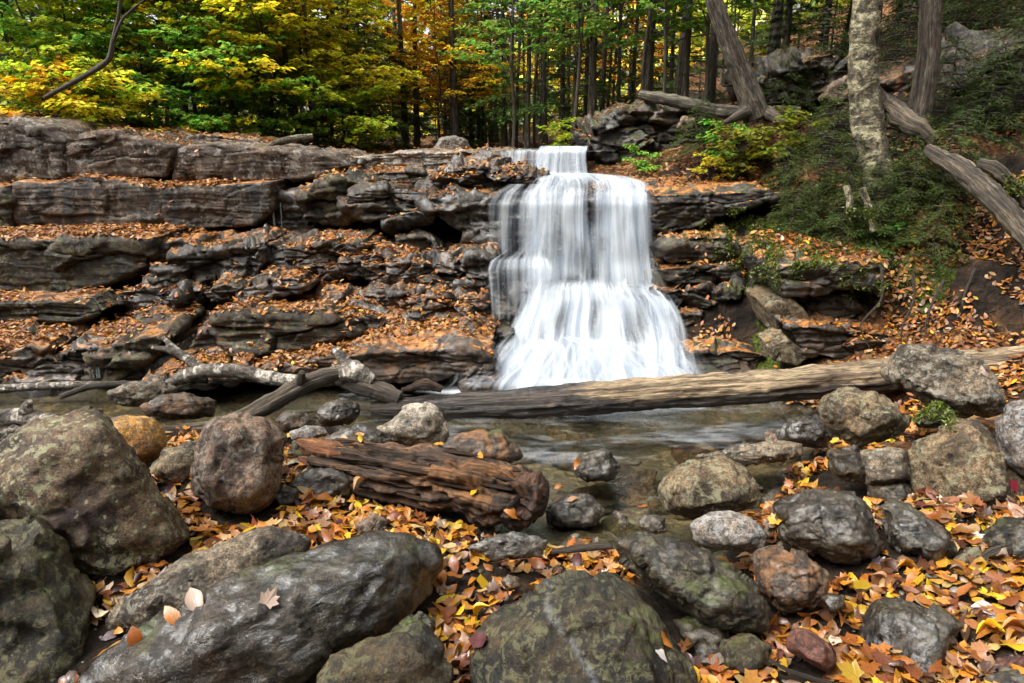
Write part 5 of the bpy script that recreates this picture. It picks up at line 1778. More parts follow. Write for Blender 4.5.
# ------------------------------------------------------------------ moss cushions on the bank
mv = Acc()
for (u0, u1, v0, v1, n, dn) in [(728, 905, 208, 268, 6500, .7), (742, 800, 246, 292, 700, .5), (840, 930, 252, 305, 900, .45), (598, 670, 152, 168, 400, .5), (700, 745, 222, 262, 500, .45), (1006, 1024, 176, 196, 120, .8), (912, 955, 404, 428, 500, .8)]:
    for _ in range(n):
        u, v = rng.uniform(u0, u1), rng.uniform(v0, v1)
        if pnoise(np.array([[u * .045, v * .06, 5]]), 61)[0] < .15 - dn * .4:
            continue
        h = cast_px(u, v)
        if h is None or h[2] in SKIPN:
            continue
        loc, nrm, nm = h
        for q in range(4):
            B = basis(nrm + UPV * .3 + rng.normal(size=3) * .5, rng.uniform(0, 6.28))
            s = rng.uniform(.012, .034)
            pp = loc + rng.normal(size=3) * .014
            mv.add(np.array([pp - B[:, 0] * s * .35, pp + B[:, 0] * s * .35, pp + B[:, 2] * s + B[:, 1] * s * .4]), [(0, 1, 2)], None, np.tile(np.append(np.array((.085, .130, .012)) * rng.uniform(.35, 1.5), 1), (3, 1)))
o = obj('moss', mv.mesh('moss', False, 'leafcol'), M['litter'])
tag(o, 'green moss cushions on the bank and stones beside the falls', 'moss', None, 'stuff')
# ------------------------------------------------------------------ trees
def frame_from(dirs, nrm):
    d = dirs / (np.linalg.norm(dirs, axis=1)[:, None] + 1e-9)
    s = np.cross(d, nrm)
    s /= np.linalg.norm(s, axis=1)[:, None] + 1e-9
    n = np.cross(s, d)
    return d, s, n


def blades(acc, pos, dirs, nrm, L, W, fold=.18, rr=None):
    """one folded four-cornered leaf per position."""
    d, s, n = frame_from(dirs, nrm)
    L = np.asarray(L)[:, None]
    W = np.asarray(W)[:, None]
    m = len(pos)
    V = np.stack([pos, pos + d * L * .5 + s * W * .5 + n * W * fold, pos + d * L, pos + d * L * .5 - s * W * .5 + n * W * fold], 1).reshape(-1, 3)
    F = np.arange(m * 4).reshape(m, 4)
    rr = rng.random(m) if rr is None else rr
    acc.add(V, F, None, np.repeat(rr, 4))


def rand_unit(n):
    v = rng.normal(size=(n, 3))
    return v / np.linalg.norm(v, axis=1)[:, None]


def trunk_line(H, lean=(0, 0), wob=.05, n=9):
    t = np.linspace(0, 1, n)
    w = np.cumsum(rng.normal(size=(n, 2)) * wob * H / n, axis=0)
    w -= w[0]
    return np.stack([lean[0] * H * t + w[:, 0], lean[1] * H * t + w[:, 1], H * t - .15], 1)


def broadleaf(H=4.5, spread=1.7, nl=22, r0=.035, leaf=.085, start=.22, stems=1, lean=.08, dens=1.0, droop=.35):
    tk, cr = Acc(), Acc()
    for st in range(stems):
        a0 = rng.uniform(0, 6.28)
        ln = (math.cos(a0) * lean * (1 + st), math.sin(a0) * lean * (1 + st))
        tl = trunk_line(H * (1 - .12 * st), ln, .10)
        add_tube(tk, tl, np.linspace(r0, r0 * .25, len(tl)), 7, sub=24, rough=.06, seed=st)
        for k in range(nl // stems):
            t = start + (1 - start) * (k + rng.random()) / (nl / stems)
            base = np.array([np.interp(t * (len(tl) - 1), np.arange(len(tl)), tl[:, i]) for i in range(3)])
            az = k * 2.4 + rng.uniform(-.4, .4) + st
            ll = spread * (1 - .55 * t) * rng.uniform(.6, 1.25)
            q = np.linspace(0, 1, 6)
            el = R(38) * (1 - 1.25 * q * (1 - .3 * t))
            stp = ll / 5
            dirs = np.stack([np.cos(az + .25 * q * rng.normal()) * np.cos(el), np.sin(az + .25 * q * rng.normal()) * np.cos(el), np.sin(el)], 1)
            pl = base + np.concatenate([[np.zeros(3)], np.cumsum(dirs[:-1] * stp, axis=0)])
            add_tube(tk, pl, np.linspace(r0 * .32, .004, 6), 4, cap=False)
            ntw = int(9 * dens * (.6 + .6 * ll / spread))
            for w in range(ntw):
                tq = .22 + .78 * (w + rng.random()) / ntw
                bp = np.array([np.interp(tq * 5, np.arange(6), pl[:, i]) for i in range(3)])
                side = 1 if w % 2 else -1
                a2 = az + side * rng.uniform(.5, 1.1)
                tlw = ll * (.42 * (1 - .55 * tq)) + .12
                td = np.array([math.cos(a2), math.sin(a2), rng.uniform(-.18, .12)])
                add_tube(tk, [bp, bp + td * tlw * .6, bp + td * tlw - [0, 0, .05 * tlw]], [.004, .003, .002], 3, cap=False)
                m = max(5, int(tlw / .026))
                g = rng.random(m) ** .8
                pos = bp + td * (g * tlw)[:, None] + rng.normal(size=(m, 3)) * [.025, .025, .018]
                sgn = np.where(rng.random(m) < .5, 1, -1)
                a3 = a2 + sgn * rng.uniform(.3, 1.2, m)
                ld = np.stack([np.cos(a3), np.sin(a3), -droop * rng.uniform(.2, 1.6, m)], 1)
                nn = np.tile([0, 0, 1.0], (m, 1)) + rng.normal(size=(m, 3)) * .28
                L = leaf * rng.uniform(.65, 1.25, m)
                blades(cr, pos, ld, nn, L, L * rng.uniform(.6, .85, m))
    return tk.mesh('trunk'), cr.mesh('crown', False, 'rnd')


def conifer(H=11, r0=.12, start=.15, rad=1.9, nb=70, tw=.13, dead=10, dens=1.0, droop=.35, top=1.0, wr=1.0):
    tk, cr = Acc(), Acc()
    tl = trunk_line(H, (rng.normal() * .012, rng.normal() * .012), .02)
    fl = np.linspace(1, .12, len(tl))
    fl[0] *= 1.35
    add_tube(tk, tl, r0 * fl, 10, sub=40, rough=.07, seed=3)

    def at(t):
        return np.array([np.interp(t * (len(tl) - 1), np.arange(len(tl)), tl[:, i]) for i in range(3)])
    for k in range(dead):
        t = rng.uniform(.05, max(start, .1) + .05)
        az = rng.uniform(0, 6.28)
        b = at(t)
        ll = rng.uniform(.3, 1.1)
        d = np.array([math.cos(az), math.sin(az), rng.uniform(-.25, .15)])
        add_tube(tk, [b, b + d * ll * .5, b + d * ll - [0, 0, .06]], [.014, .009, .003], 4, cap=False)
    for k in range(nb):
        t = start + (top - start) * (k + rng.random() * .8) / nb
        az = k * 2.399 + rng.uniform(-.3, .3)
        b = at(min(t, .995))
        ll = rad * (1.02 - t) ** .75 * rng.uniform(.6, 1.15) + .12
        q = np.linspace(0, 1, 7)
        z_ = .18 * q - droop * q ** 2
        pl = b + np.stack([np.cos(az) * q * ll, np.sin(az) * q * ll, z_ * ll], 1)
        add_tube(tk, pl[::2], [.016, .011, .007, .003], 4, cap=False)
        m = int(80 * dens * ll)
        g = .12 + .88 * rng.random(m) ** .75
        pos = np.stack([np.interp(g * 6, np.arange(7), pl[:, i]) for i in range(3)], 1)
        sgn = np.where(rng.random(m) < .5, 1, -1)
        a2 = az + sgn * rng.uniform(.45, 1.15, m)
        off = rng.random(m) ** .8 * ll * .42 * (1 - g * .75)
        sd = np.stack([np.cos(a2), np.sin(a2), -.22 + rng.normal(size=m) * .12], 1)
        pos = pos + sd * off[:, None]
        nn = np.tile([0, 0, 1.0], (m, 1)) + rng.normal(size=(m, 3)) * .3
        for rep in range(2):
            a3 = a2 + rng.normal(size=m) * .5
            dd = np.stack([np.cos(a3), np.sin(a3), -.25 + rng.normal(size=m) * .2], 1)
            L = tw * rng.uniform(.6, 1.35, m)
            blades(cr, pos + rng.normal(size=(m, 3)) * .03, dd, nn, L, L * rng.uniform(.24, .42, m) * wr, .1)
    return tk.mesh('trunk'), cr.mesh('crown', False, 'rnd')


def set_mats(pair, bark, leaf):
    tm, cm = pair
    tm.materials.append(M[bark])
    cm.materials.append(M[leaf])
    return tm, cm


V_ = {}
V_['maple'] = [set_mats(broadleaf(4.6, 2.0, 30, .03, .125, .2), 'barkbrown', 'foliage') for _ in range(3)] + [set_mats(broadleaf(5.2, 1.9, 30, .03, .12, .16, stems=2), 'barkgrey', 'foliage') for _ in range(2)]
V_['tallmaple'] = [set_mats(broadleaf(6.6, 2.6, 38, .05, .135, .14, lean=.05), 'barkgrey', 'foliage') for _ in range(3)]
V_['highmaple'] = [set_mats(broadleaf(6.8, 2.1, 30, .045, .12, .24, lean=.04), 'barkdark', 'foliage') for _ in range(2)]
V_['bush'] = [set_mats(broadleaf(1.6, 1.1, 22, .014, .11, .05, stems=3, lean=.2), 'barkbrown', 'foliage') for _ in range(3)]
V_['shrub'] = [set_mats(broadleaf(.75, .5, 10, .007, .10, .1, stems=2, lean=.25, dens=.7), 'barkbrown', 'foliage') for _ in range(3)]
V_['hemlock'] = [set_mats(conifer(7.4, .085, .12, 2.0, 46), 'barkdark', 'needle') for _ in range(2)]
V_['bare'] = [set_mats(conifer(11, .080, .45, 1.9, 26, dead=22), 'barkdark', 'needle') for _ in range(3)]
V_['pole'] = [set_mats(conifer(8.5, .042, .5, 1.2, 18, dead=20), 'barkbrown', 'needle') for _ in range(2)]
V_['youngfir'] = [set_mats(conifer(4.2, .04, .06, 1.35, 60, .10, 0, 1.3, .25), 'barkdark', 'needle') for _ in range(2)]
V_['bough'] = [set_mats(conifer(1.5, .020, .08, .85, 30, .075, 0, 2.6, .5, 1.0, .42), 'barkdark', 'needle') for _ in range(2)]
CNT = {}
YG, YE, GR, GO, OR = (.44, .52, .032), (.74, .66, .034), (.21, .40, .046), (.80, .54, .024), (.72, .36, .028)
DG_, HG, BG = (.040, .066, .018), (.085, .150, .030), (.125, .225, .042)


def plant(kind, x, y, scale, col, label, cat='tree', group=None, name=None, rz=None, zs=None, dz=0.0, lean=(0, 0), variant=None):
    vs = V_[kind]
    CNT[kind] = CNT.get(kind, -1) + 1
    tm, cm = vs[CNT[kind] % len(vs) if variant is None else variant]
    zb = float(gh(x, y)[0]) + dz
    nm = name or {'maple': 'maple_sapling', 'tallmaple': 'maple_tree', 'highmaple': 'maple_tree', 'bush': 'leafy_bush', 'shrub': 'leafy_shrub', 'hemlock': 'hemlock_tree', 'bare': 'spruce_tree', 'pole': 'spruce_pole', 'youngfir': 'young_fir', 'bough': 'hemlock_sapling'}[kind]
    e = empty(nm, (x, y, zb), label, cat, group)
    e.rotation_euler = (lean[0], lean[1], rng.uniform(0, 6.28) if rz is None else rz)
    e.scale = (scale, scale, zs or scale)
    t = D.objects.new('trunk' if kind not in ('bush', 'shrub') else 'stem', tm)
    c = D.objects.new('crown' if kind not in ('bush', 'shrub') else 'foliage', cm)
    for q in (t, c):
        COL.objects.link(q)
        q.parent = e
    v = .8 + .4 * rng.random()
    c.color = (col[0] * v, col[1] * v, col[2] * v, 1)
    return e


def ux(u, Y, v=140):
    return P(u, v, Y)[0]


# maples and bushes just behind the top step of the ledges
for (kind, u, Y, s, c, lb) in [
    ('bush', 8, 11.6, 1.0, YG, 'yellow-green bush hanging over the huge pale slab at the frame edge'),
    ('bush', 52, 11.9, 1.05, GO, 'golden orange leafed bush behind the huge pale slab'),
    ('bush', 92, 11.8, 1.1, YG, 'yellow-green bush with orange tips over the rounded block of the top step'),
    ('bush', 128, 12.0, 1.1, YE, 'low yellow bush behind the rounded block of the top step'),
    ('bush', 160, 12.2, .9, GR, 'small green bush at the right end of the bushes on the top step'),
    ('bush', 205, 13.0, 1.0, GR, 'green bush behind the long tapering slab, under the spreading yellow sapling'),
    ('bush', 245, 13.4, 1.1, YG, 'lime bush between thin trunks behind the long tapering slab'),
    ('bush', 290, 13.6, 1.0, GR, 'green bush just behind the pale curved branch'),
    ('bush', 335, 14.0, 1.1, YG, 'lime bush at the back of the pale stream slab'),
    ('maple', 232, 16.5, 1.0, YG, 'lime sapling deep behind the green layered maple sapling'),
    ('maple', 300, 17.5, 1.0, GR, 'green sapling deep under the white sky gap'),
    ('maple', 18, 12.6, .95, YG, 'bushy yellow-green sapling behind the golden orange bush'),
    ('maple', 75, 12.9, .9, GR, 'green maple sapling behind the dark bent branch'),
    ('maple', 115, 13.0, .95, YG, 'yellow-green maple sapling just right of the dark bent branch'),
    ('maple', 150, 13.4, .85, GR, 'green maple sapling in front of the cluster of thin grey stems'),
    ('maple', 196, 13.6, 1.1, YE, 'yellow maple sapling spreading left of the pale slanting pole'),
    ('maple', 238, 13.2, .85, GR, 'green layered maple sapling above the long tapering slab'),
    ('maple', 275, 13.6, 1.1, YE, 'yellow layered maple sapling above the pale curved branch'),
    ('maple', 320, 14.2, 1.0, (.55, .46, .02), 'yellow-green maple sapling spreading above the dark firs'),
    ('tallmaple', 225, 15.0, 1.0, YE, 'tall bright yellow maple spreading over the top of the ledges'),
    ('tallmaple', 165, 14.6, .95, YE, 'yellow maple with leaning stem behind the green saplings'),
    ('tallmaple', 285, 16.0, 1.0, YE, 'bright yellow maple beside the gap of white sky'),
    ('tallmaple', 55, 15.5, .95, GR, 'dark green broadleaf tree at the back of the bushes'),
    ('tallmaple', 330, 17.5, .9, YG, 'lime maple reaching towards the golden tree'),
    ('maple', 352, 15.4, .8, YE, 'yellow maple spray at the end of the lime maples'),
    ('maple', 448, 17.5, .95, GO, 'golden tree in the centre above the pale upstream rock'),
    ('maple', 418, 19.0, .8, OR, 'small orange tree beside the pair of tall dark trunks'),
    ('tallmaple', 440, 25.0, 1.1, GO, 'big golden tree far back in the centre'),
    ('tallmaple', 395, 27.0, 1.1, OR, 'tall orange tree far back left of the pair of trunks'),
    ('tallmaple', 490, 29.0, 1.15, OR, 'orange tree far back behind the green hemlock boughs'),
    ('tallmaple', 610, 26.0, 1.1, OR, 'orange tree glowing behind the dark spruce trunks'),
    ('tallmaple', 725, 25.0, 1.0, YG, 'sunlit yellow-green tree behind the leaning trunk'),
    ('tallmaple', 790, 27.0, 1.0, YG, 'sunlit yellow-green tree up the slope behind the twin dark trunks'),
    ('tallmaple', 855, 26.0, .9, YE, 'sunlit yellow tree at the top of the slope'),
    ('tallmaple', 560, 34.0, 1.1, GO, 'golden tree deep in the forest above the falls'),
]:
    plant(kind, ux(u, Y), Y, s, c, lb, 'tree' if 'bush' not in kind else 'bush')

LG = (.20, .36, .05)
for (u, Y, s, c, lb) in [(572, 13.6, .95, LG, 'green-leaved maple with high crown over the upper chute'), (640, 13.2, .95, LG, 'green-leaved maple with high crown over the mossy overhanging rock'),
                         (700, 12.6, .9, LG, 'green-leaved maple whose sprays hang before the leaning trunk'), (775, 13.0, .9, (.20, .30, .04), 'green-leaved maple hanging over the twin dark trunks'),
                         (512, 15.0, .95, (.22, .36, .05), 'green-leaved maple high between the pale upstream rock and the chute'), (830, 13.4, .9, LG, 'green-leaved maple high left of the lichen-covered trunk')]:
    plant('highmaple', ux(u, Y), Y, s, c, lb)

# evergreens
for (kind, u, Y, s, c, lb) in [
    ('youngfir', 345, 16.0, .75, DG_, 'dark young fir right of the pale curved branch'),
    ('youngfir', 372, 15.2, .7, HG, 'bushy green fir left of the pair of tall trunks'),
    ('youngfir', 395, 17.5, .75, DG_, 'dark little fir directly behind the bushy green fir'),
    ('youngfir', 450, 20.0, .9, DG_, 'dark fir behind the pale upstream rock'),
    ('youngfir', 480, 19.0, .75, HG, 'green fir between the pale upstream rock and the chute'),
    ('hemlock', 25, 18.0, 1.0, DG_, 'dark hemlock behind the bushes at the frame edge'),
    ('hemlock', 105, 19.0, 1.0, DG_, 'dark hemlock behind the yellow-green saplings'),
    ('hemlock', 160, 20.0, 1.05, DG_, 'dark hemlock behind the cluster of thin grey stems'),
    ('hemlock', 215, 21.0, 1.0, DG_, 'dark hemlock in the shade below the bright yellow maple'),
    ('hemlock', 262, 19.5, .9, DG_, 'dark hemlock behind the yellow layered sapling'),
    ('hemlock', 315, 21.0, .95, DG_, 'dark hemlock below the white sky gap'),
    ('hemlock', 362, 20.0, .95, HG, 'green hemlock left of the orange tree'),
    ('hemlock', 472, 21.0, .95, HG, 'green hemlock right of the golden tree'),
    ('hemlock', 505, 18.0, .9, BG, 'blue-green hemlock with boughs over the stream'),
    ('hemlock', 545, 16.5, .85, BG, 'bright green hemlock with drooping boughs above the chute'),
    ('hemlock', 585, 19.0, .9, HG, 'green hemlock behind the big dark spruce trunk'),
    ('hemlock', 630, 20.0, .9, DG_, 'dark hemlock behind the leaning spruce trunk'),
    ('hemlock', 668, 18.5, .85, BG, 'bright green hemlock between two spruce trunks'),
    ('hemlock', 745, 19.0, .8, HG, 'green hemlock on the slope behind the leaning trunk'),
    ('hemlock', 880, 18.0, .7, DG_, 'dark hemlock up the slope behind the lichen-covered trunk'),
    ('hemlock', 1000, 16.0, .7, DG_, 'dark hemlock at the top corner of the slope'),
]:
    plant(kind, ux(u, Y), Y, s, c, lb)

for k in range(8):
    Y = rng.uniform(23, 36)
    u = rng.uniform(-30, 420) if k < 5 else rng.uniform(420, 860)
    plant('hemlock', ux(u, Y), Y, rng.uniform(.9, 1.2), DG_ if rng.random() < .6 else HG, 'dark hemlock deep in the forest behind the bushes' if k < 5 else 'dark hemlock deep in the forest behind the spruce trunks', 'tree',
          'dark hemlocks deep in the forest behind the bushes' if k < 5 else 'dark hemlocks deep in the forest behind the spruce trunks')
for k, (u, Y, s, lb) in enumerate([(820, 13.0, .55, 'small dark fir on the slope above the dark ledge'), (945, 13.2, .6, 'small dark fir on the slope above the broad brown boulder'), (1010, 12.4, .55, 'small dark fir above the black overhang'),
                                   (780, 13.4, .5, 'small dark fir right of the leaning trunk'), (900, 15.2, .8, 'dark fir at the top of the slope behind the double trunk'), (975, 15.5, .9, 'tall dark fir at the top corner of the slope')]):
    plant('youngfir', ux(u, Y), Y, s, DG_, lb)

# spruces with bare lower trunks
for (u, Y, s, lb) in [
    (30, 13.5, 1.3, 'thick brown trunk among the bushes at the frame edge'),
    (78, 16.0, 1.0, 'dark trunk behind the golden orange bush'),
    (187, 15.5, .9, 'dark trunk behind the spreading yellow sapling'),
    (406, 18.0, 1.0, 'taller of a pair of dark trunks in the centre'),
    (417, 18.6, .9, 'thinner of a pair of dark trunks in the centre'),
    (527, 16.0, .75, 'slim pale trunk left of the upper chute'),
    (563, 16.8, .85, 'dark trunk standing right behind the upper chute'),
    (574, 15.6, .8, 'dark trunk close to the right side of the upper chute'),
    (592, 14.6, 1.15, 'big dark spruce trunk rising from the mossy overhanging rock'),
    (618, 17.0, .7, 'slender pale trunk behind the mossy overhanging rock'),
    (646, 14.4, 1.1, 'dark leaning spruce trunk with flared foot on the mossy rock'),
    (676, 15.8, 1.35, 'thick dark trunk behind the slim one on the mossy rock'),
    (683, 13.4, .85, 'slim dark trunk standing right of the mossy rock'),
    (706, 16.5, 1.4, 'thick dark trunk left of the leaning trunk'),
    (765, 16.0, 1.5, 'thicker of the twin dark trunks on the slope'),
    (777, 16.6, 1.0, 'thinner of the twin dark trunks on the slope'),
    (812, 15.5, 1.0, 'dark trunk halfway between the twin trunks and the lichen-covered trunk'),
    (842, 15.0, 1.4, 'thick dark trunk just left of the lichen-covered trunk'),
    (900, 14.5, .8, 'dark trunk up the slope left of the double trunk'),
]:
    e = plant('bare', ux(u, Y), Y, s, DG_, lb)
lone = 'thin bare trunk among many in the dim forest behind the falls'
for k in range(60):
    Y = rng.uniform(17, 38)
    u = rng.uniform(425, 730) if k < 46 else rng.uniform(-20, 420)
    grp = 'thin bare trunks in the dim forest behind the falls' if k < 46 else 'thin bare trunks in the dim forest behind the bushes'
    plant('pole' if rng.random() < .7 else 'bare', ux(u, Y), Y, rng.uniform(.75, 1.1), DG_ if rng.random() < .6 else HG,
          lone if k < 46 else 'thin bare trunk in the dim forest behind the bushes', 'tree', grp)
for k, (u, Y, du) in enumerate([(183, 13.2, -3), (190, 13.3, 2), (196, 13.4, 5), (302, 13.8, -10), (316, 14.0, 0), (238, 15.0, 8), (660, 12.6, -1), (516, 17.5, 2), (534, 17.0, 3)]):
    H = 6.0
    lb = ['thin grey stem, first of the cluster behind the green sapling', 'thin grey stem in the middle of the cluster behind the green sapling', 'thin grey stem leaning away at the end of the cluster behind the green sapling',
          'pale slanting pole beside the white sky gap', 'thin straight grey stem right of the pale slanting pole', 'thin slanting stem under the bright yellow maple',
          'very thin dark stem in front of the mossy overhanging rock', 'thin pale birch stem left of the upper chute', 'thin brownish birch stem close to the upper chute'][k]
    x = ux(u, Y)
    zb = float(gh(x, Y)[0])
    e = empty('thin_tree', (x, Y, zb), lb, 'tree')
    a = Acc()
    tl = trunk_line(H, (du / FPX * Y / 3.0, 0), .04)
    r0 = [.045, .04, .045, .06, .05, .045, .028, .045, .04][k]
    add_tube(a, tl, np.linspace(r0, r0 * .5, len(tl)), 8, sub=40, rough=.1, seed=300 + k)
    for q in range(8):
        t = rng.uniform(.25, .95)
        b = np.array([np.interp(t * (len(tl) - 1), np.arange(len(tl)), tl[:, i]) for i in range(3)])
        az = rng.uniform(0, 6.28)
        d = np.array([math.cos(az), math.sin(az), .45])
        add_tube(a, [b, b + d * .4, b + d * .8], [.010, .007, .003], 4, cap=False)
    obj('trunk', a.mesh('trunk'), M['barkgrey'] if k not in (6,) else M['barkdark'], e)
    b2 = Acc()
    for q in range(140):
        p0 = tl[-1] + rng.normal(size=3) * [.7, .7, .5]
        blades(b2, p0[None], rand_unit(1), np.array([[0, 0, 1.0]]), [.09], [.06])
    c = obj('crown', b2.mesh('crown', False, 'rnd'), M['foliage'], e)
    c.color = (*YG, 1)


# the three trees of the right bank
def big_tree(name, label, pts, rad, mat, H_extra, col, roots=(), seed=0, n=28):
    """pts (u, v, Y) up to the frame edge; the stem goes on above it."""
    w = [P(*p) for p in pts]
    c = w[0].copy()
    d = w[-1] - w[-2]
    d /= np.linalg.norm(d)
    for q in range(4):
        w.append(w[-1] + (d * (1 - .2 * q) + np.array([0, 0, .2 * q])) * H_extra / 4)
    rad = list(rad) + [rad[-1] * f for f in (.9, .75, .55, .3)]
    e = empty(name, c, label, 'tree')
    a = Acc()
    add_tube(a, np.array(w) - c, rad, n, .10, seed, True, .12, 160)
    for k in range(5):
        az = k * 1.3 + seed
        b = w[-1 - (k % 3)] - c
        dd = np.array([math.cos(az), math.sin(az), .3])
        add_tube(a, [b, b + dd * .8, b + dd * 1.8 + [0, 0, -.1]], [.04, .028, .008], 6)
    obj('trunk', a.mesh('trunk'), M[mat], e)
    for rp in roots:
        b = Acc()
        add_tube(b, np.array([P(*p) for p in rp]) - c, np.linspace(.10, .02, len(rp)), 10, .15, seed + 5, True, .1, 40)
        obj('root', b.mesh('root'), M[mat], e)
    cr = Acc()
    top = np.array(w[-1]) - c
    m = 1500
    pos = top + rand_unit(m) * (rng.random(m) ** .4)[:, None] * [1.9, 1.9, 1.2]
    a3 = rng.uniform(0, 6.28, m)
    blades(cr, pos, np.stack([np.cos(a3), np.sin(a3), np.full(m, -.3)], 1), np.tile([0, 0, 1.0], (m, 1)) + rng.normal(size=(m, 3)) * .3, np.full(m, .10), np.full(m, .07))
    k = obj('crown', cr.mesh('crown', False, 'rnd'), M['foliage'], e)
    k.color = (*col, 1)


big_tree('leaning_tree', 'thick grey-brown leaning trunk rooted on the bank right of the mossy rock',
         [(757, 118, 10.2), (750, 98, 10.2), (741, 72, 10.2), (731, 48, 10.2), (722, 24, 10.2), (714, 0, 10.2), (707, -24, 10.2)],
         [.20, .17, .15, .135, .12, .115, .11], 'barkbrown', 5, YG, [[(745, 112, 10.1), (734, 118, 9.95), (722, 124, 9.8)], [(768, 114, 10.1), (782, 121, 9.9), (792, 128, 9.8)]], 401)
big_tree('lichen_tree', 'straight trunk with flaking yellow-grey lichen-covered bark on the bank',
         [(884, 222, 8.0), (880, 185, 8.1), (872, 150, 8.2), (867, 120, 8.3), (864, 90, 8.3), (863, 60, 8.3), (865, 30, 8.3), (868, 0, 8.3), (870, -24, 8.3)],
         [.15, .17, .175, .178, .165, .155, .155, .15, .15], 'barklichen', 6, YG, [], 405, 36)
big_tree('double_tree', 'thicker brown stem of the double trunk right of the lichen-covered trunk',
         [(916, 136, 8.6), (921, 118, 8.6), (927, 90, 8.6), (931, 60, 8.6), (932, 30, 8.6), (933, 0, 8.6), (934, -24, 8.6)],
         [.12, .105, .10, .095, .09, .088, .085], 'barkbrown', 6, YG, [], 409)
big_tree('thin_tree', 'thin brown stem of the double trunk, pressed behind the thicker stem',
         [(911, 134, 8.85), (913, 110, 8.85), (917, 80, 8.85), (922, 50, 8.85), (923, 20, 8.85), (924, -24, 8.85)],
         [.06, .055, .05, .048, .045, .045], 'barkbrown', 5, YG, [], 413, 16)

# low plants on the right bank
for (kind, u, v, Y, s, c, lb, cat) in [
    ('shrub', 738, 142, 9.6, 1.0, (.20, .20, .015), 'yellow-green broad-leaved shrub on the leafy bank below the leaning trunk', 'shrub'),
    ('shrub', 768, 136, 9.5, 1.1, (.22, .24, .018), 'larger lime shrub with big leaves right of the leaning trunk', 'shrub'),
    ('shrub', 713, 152, 9.5, .6, (.42, .34, .02), 'small yellow shrub low on the leafy bank', 'shrub'),
    ('shrub', 722, 128, 10.0, .9, GR, 'green shrub tucked against the foot of the leaning trunk', 'shrub'),
    ('shrub', 790, 120, 9.8, .9, (.17, .19, .016), 'lime shrub on the shaded side of the bank above the hemlock boughs', 'shrub'),
    ('shrub', 890, 182, 7.6, .55, (.10, .26, .04), 'small light green fern-like plant in front of the slanting trunk', 'plant'),
    ('shrub', 568, 146, 13.5, 1.0, YG, 'yellow-green bush behind the upper chute', 'bush'),
    ('shrub', 640, 158, 10.3, .6, GR, 'low green plant under the mossy overhanging rock', 'plant'),
]:
    plant(kind, P(u, v, Y)[0], Y, s, c, lb, cat)
for k, (u, v, Y, s, c, lb) in enumerate([
    (822, 165, 8.4, .75, (.05, .07, .013), 'dark hemlock sapling left of the lichen-covered trunk'),
    (850, 180, 8.2, .7, (.038, .055, .010), 'dark hemlock sapling in front of the lichen-covered trunk'),
    (800, 180, 8.1, .62, (.038, .055, .010), 'dark low hemlock sapling over the mossy shelf'),
    (908, 185, 8.1, .72, (.06, .088, .015), 'green hemlock sapling below the double trunk'),
    (940, 195, 7.8, .72, (.06, .088, .015), 'drooping green hemlock sapling touching the slanting fallen trunk'),
    (880, 160, 8.4, .7, (.038, .055, .010), 'dark hemlock sapling at the foot of the arching root'),
    (962, 150, 8.0, .65, DG_, 'small hemlock sapling behind the slanting fallen trunk'),
    (835, 120, 9.2, .7, (.06, .088, .015), 'green hemlock sapling higher up between the two trunks of the bank'),
    (848, 196, 7.75, .62, (.045, .065, .012), 'dark hemlock sapling drooping over the two pale stubs'),
    (876, 186, 7.8, .66, (.055, .08, .014), 'feathery hemlock sapling hiding the foot of the lichen-covered trunk'),
    (912, 190, 7.7, .70, (.05, .075, .013), 'feathery hemlock sapling between the lichen-covered trunk and the slanting fallen trunk'),
    (815, 205, 7.9, .50, (.045, .065, .012), 'low dark hemlock sapling on the moss above the squared rock shelf'),
    (938, 225, 7.2, .55, (.05, .07, .013), 'small hemlock sapling under the slanting fallen trunk'),
    (790, 150, 8.8, .5, (.06, .088, .015), 'little hemlock sapling between the lime shrub and the mossy shelf'),
]):
    x = P(u, v, Y)[0]
    zt = P(u, v, Y)[2]
    zb = float(gh(x, Y)[0])
    plant('bough', x, Y, s, c, lb, 'sapling')

for k, (u, v, Y, s, kind, lb) in enumerate([
    (945, 118, 9.2, .8, 'bough', 'hemlock sapling on the bare slope right of the double trunk'), (985, 140, 8.6, .75, 'bough', 'hemlock sapling below the black rock overhang'),
    (1010, 120, 8.9, .9, 'bough', 'hemlock sapling at the frame edge below the black rock overhang'), (905, 60, 11.2, .9, 'bough', 'hemlock sapling above the broad brown boulder'),
    (950, 50, 11.6, .9, 'bough', 'hemlock sapling among the fallen trunks on the slope'), (985, 30, 12.0, 1.0, 'bough', 'hemlock sapling high on the slope among fallen trunks'),
    (820, 62, 11.6, 1.0, 'bough', 'hemlock sapling on the dark ledge in the slope'), (785, 88, 10.9, .8, 'bough', 'hemlock sapling right of the leaning trunk'),
    (700, 138, 10.2, .6, 'bough', 'tiny hemlock sapling by the small whitish stone'), (1015, 75, 10.6, 1.0, 'bough', 'hemlock sapling on top of the black rock overhang')]):
    plant(kind, P(u, v, Y)[0], Y, s, (.05, .075, .014), lb, 'sapling')

